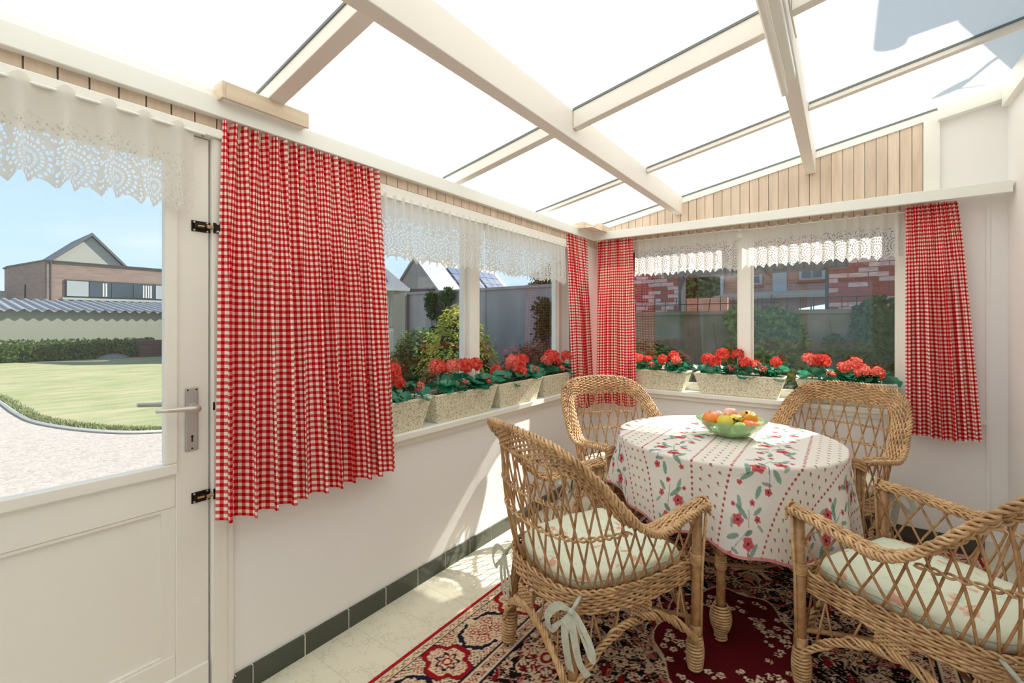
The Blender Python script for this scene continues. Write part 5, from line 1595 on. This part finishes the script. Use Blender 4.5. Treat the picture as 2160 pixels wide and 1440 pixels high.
R1b = Vector((-2.7, 3.4, 5.5)); m.add([tuple(q) for q in (E2, E1, R1, R2, E3, R1b, E4)], [(0, 1, 2, 3), (1, 4, 5, 2), (4, 6, 3, 5), (0, 6, 4, 1)]); m.build('roof', M['roofpale'], ha)
MB().box((-8, -.10, 2.86), (.04, 0, 2.98)).build('gutter', M['alup'], ha)
panels(ha, (-5.4, .18, 3.14), (4.6, 0, 0), (-.9, 2.0, 1.87), 5, 3)
f_ = MB().box((-1.75, .38, 1.75), (-.85, .45, 2.65)).build('window', M['whiter'], ha); MB().box((-1.2, .36, 1.85), (-.9, .375, 2.55)).build('pane', M['blind'], f_)
MB().box((-5.0, .30, 1.15), (-.5, .42, 1.28)).build('ledge', M['blind'], ha)
# white low wall and dark planting box below it
r = empty('patio_wall', (-9, 9.4, GZ)); tag(r, 'low white patio wall behind the standard tree', 'garden wall'); MB().box((-2.2, 0, 0), (2.2, .2, 1.25)).build('base', M['whiter'], r)
MB().box((-2.2, -.04, .48), (2.2, 0, .56)).build('ledge', M['conc'], r)

# --- brick outbuilding with a wide opening, behind the low wall
M['brickred'] = grain('red_brick', (158, 78, 62), (124, 54, 48), (2, 2, 5), 5, .85)
M['brickwhite'] = grain('lime_stained_brick', (204, 186, 188), (170, 120, 108), (2, 2, 9), 5, .9)
M['mortar'] = plain('brick_mortar', (158, 124, 114), .95, .1, 10)
ob = empty('brick_outbuilding', (.6, 7.6, GZ)); tag(ob, 'red brick outbuilding with a wide open bay behind the garden wall', 'building')
Z = lambda z: z - GZ
MB().box((-2.6, .01, 0), (-1.0, .22, Z(3.4))).build('pier', M['mortar'], ob); MB().box((.98, .01, 0), (9, .22, Z(3.4))).build('pier', M['mortar'], ob)
MB().box((-2.6, .01, Z(2.26)), (9, .22, Z(3.4))).build('upper_wall', M['brickred'], ob)
MB().box((-1.25, -.04, Z(2.09)), (1.2, .26, Z(2.26))).build('lintel', M['darkbeam'] if 'darkbeam' in M else plain('dark_fascia', (74, 68, 66), .7), ob)
MB().box((-1.02, -.01, 0), (-.98, .26, Z(2.12))).build('jamb', M['darkframe'], ob); MB().box((.95, -.01, 0), (.985, .26, Z(2.12))).build('jamb', M['darkframe'], ob)
bm_ = {}
for key, mt in (('a', M['brickred']), ('b', M['brickwhite'])):
    m = MB().box((.005, -.006, .005), (.210, .02, .060)); bm_[key] = m.mesh('brick', mt)
rnd = random.Random(12)
for x0, x1 in ((-2.6, -1.02), (.99, 2.4)):
    for row in range(14):
        z = Z(1.36) + row * .065; x = x0 + (0 if row % 2 else -.1075)
        while x < x1 - .05:
            if x >= x0 - .11:
                a = max(x, x0); b_ = min(x + .215, x1)
                k = 'b' if rnd.random() < .42 else 'a'
                o = put('brick', bm_[k], ob, (a, rnd.uniform(-.003, .003), z)); 
                if b_ - a < .2: o.scale = ((b_ - a) / .215, 1, 1)
            x += .215
# railing on the low wall
r = empty('railing', (-.2, 6.67, 1.50)); tag(r, 'thin black spiked railing on the low garden wall, left of the mullion', 'railing')
for i in range(14): MB().tube([(-.75 + i * .15, 0, -.0), (-.75 + i * .15 + .01 * (i % 3), 0, .17 + .03 * (i % 2))], .006, 5).build('bar', M['black'], r)
MB().tube([(-.8, 0, .10), (1.3, 0, .10)], .006, 5).build('rail', M['black'], r)
r = empty('railing', (1.45, 6.67, 1.50)); tag(r, 'thin black railing on the low garden wall, right of the mullion', 'railing')
for i in range(9): MB().tube([(-.55 + i * .14, 0, 0), (-.55 + i * .14, 0, .16)], .005, 5).build('bar', M['black'], r)
MB().tube([(-.6, 0, .15), (.6, 0, .15)], .005, 5).build('rail', M['black'], r)

# --- orange brick house seen through the bay
def at2(px, D):   # point D metres out along a bearing given as (right / forward)
    v = Vector((-.5894, .8078, 0)) + Vector((.8078, .5894, 0)) * px
    return Vector((1.75, 0, 0)) + v * D
hx = empty('orange_house', (0, 21, GZ)); tag(hx, 'orange brick house with white windows framed by the open bay', 'building')
MB().box((-2.44, 0, 0), (9, 5, 6)).build('wall', M['brickorange'], hx)
for x, w_, zb in ((-1.65, .74, 3.07), (.36, .84, 3.16)):
    f_ = MB().box((x, -.10, zb), (x + w_, .0, zb + .85)).build('window', M['blind'], hx)
    npn = 1 if w_ < .8 else 2
    for i in range(npn):
        pw = (w_ - .14) / npn
        MB().box((x + .10 + i * pw, -.12, zb + .08), (x + .04 + (i + 1) * pw, -.101, zb + .34)).build('pane', M['glassdark'], f_)
        MB().box((x + .10 + i * pw, -.12, zb + .40), (x + .04 + (i + 1) * pw, -.101, zb + .78)).build('pane', M['glassdark'], f_)
    MB().box((x - .05, -.16, zb - .1), (x + w_ + .05, 0, zb)).build('window_sill', M['brickred'], f_)
MB().box((-.54, -.08, 2.6), (-.05, 0, 4.1)).build('door', M['blind'], hx)
MB().tube([(-2.40, -.15, 0), (-2.40, -.15, 6)], .07, 8).build('drainpipe', M['blind'], hx)
lt = empty('lean_to', (.4, 17.5, GZ + .18)); tag(lt, 'low dark roofed lean-to in front of the orange house', 'building')
MB().prism([(0, 0), (2.2, 0), (2.2, 2.4), (0, 2.15)], 'x', -2.2, 3.4).build('wall', plain('brown_render', (118, 98, 86), .9, .1, 1), lt)
MB().prism([(-.25, 2.12), (2.3, 2.4), (2.3, 2.52), (-.25, 2.24)], 'x', -2.4, 3.6).build('roof', plain('mossy_roof', (132, 124, 112), .9, .15, 2), lt)
cn = empty('glass_canopy', (2.35, 14.5, GZ)); tag(cn, 'white slanted glass canopy behind the right side of the bay', 'canopy')
m = MB(); m.add([(-1.6, 0, 1.72), (1.2, 0, 1.72), (1.2, 0, 2.22), (-1.6, 0, 1.75), (-1.6, .6, 1.8), (1.2, .6, 1.8), (1.2, .6, 2.4), (-1.6, .6, 1.9)], [(0, 1, 2, 3), (7, 6, 5, 4), (3, 2, 6, 7), (1, 5, 6, 2)]); m.build('sheet', M['blind'], cn)
for i in range(5): MB().box((-1.3 + i * .55, -.03, 1.68), (-1.27 + i * .55, -.005, 2.05)).build('bar', M['darkframe'], cn)
MB().box((-1.6, -.02, 0), (1.2, .1, 1.72)).build('base', M['conc'], cn)
bush('tree', 'leafy tree seen through the left part of the bay', (-4.4, 26, 2.9), (2.0, 1.5, 2.3), 2600, .25, M['lf_mid'], 61, 'tree', stems=[([(0, 0, -3.0), (0, 0, 0)], .2)])
bush('tree', 'dark green tree behind the leafy one in the bay', (-4.0, 30, 3.6), (2.4, 1.5, 2.6), 2200, .3, M['lf_dark'], 62, 'tree', stems=[([(0, 0, -3.7), (0, 0, 0)], .2)])
r = empty('low_brick_wall', (-1.75, 14.5, GZ)); tag(r, 'low brick garden wall beyond the bay', 'garden wall'); MB().box((-.8, 0, 0), (.75, .2, 2.25)).build('base', M['brickorange'], r)

# --- unseen house the veranda leans on; wall, gutter and dish added for roof shadows
hs = empty('unseen_house', (2.66, 0, GZ)); tag(hs, 'house wall carrying the veranda roof, added out of view to cast the roof shadow', 'building')
MB().box((0, -8, 0), (7, 3.95, 3.92)).build('wall', M['whiter'], hs)
m = MB(); m.prism([(-.12, 3.98), (3.4, 5.6), (7, 3.98)], 'y', -8, 4.0); m.build('roof', M['slate'], hs)
m = MB().tube([(-.17, -8, 3.99), (-.17, 4.02, 3.99)], .055, 10); m.build('gutter', M['darkframe'], hs)  # gutter placed so its edge bounds the shadow on the roof sheets
d = empty('shadow_dish', (2.68, 4.50, 3.56)); tag(d, 'made-up dish out of view, added to cast an oval shadow on the veranda roof', 'shadow dish')  # invented dish, placed only for the oval shadow it throws on the roof
m = MB(); m.lathe([(.001, 0), (.04, .004), (.075, .016), (.10, .030), (.103, .034)], 28); o = m.build('dish', M['alup'], d, True, rot=(math.radians(52), 0, math.radians(-43)))
m = MB().tube([(0, 0, 0), (.05, -.3, -.06), (.12, -.56, -.12)], .012, 8); m.tube([(0, 0, 0), (.16, .18, .10)], .007, 6); m.build('arm', M['alu'], d)
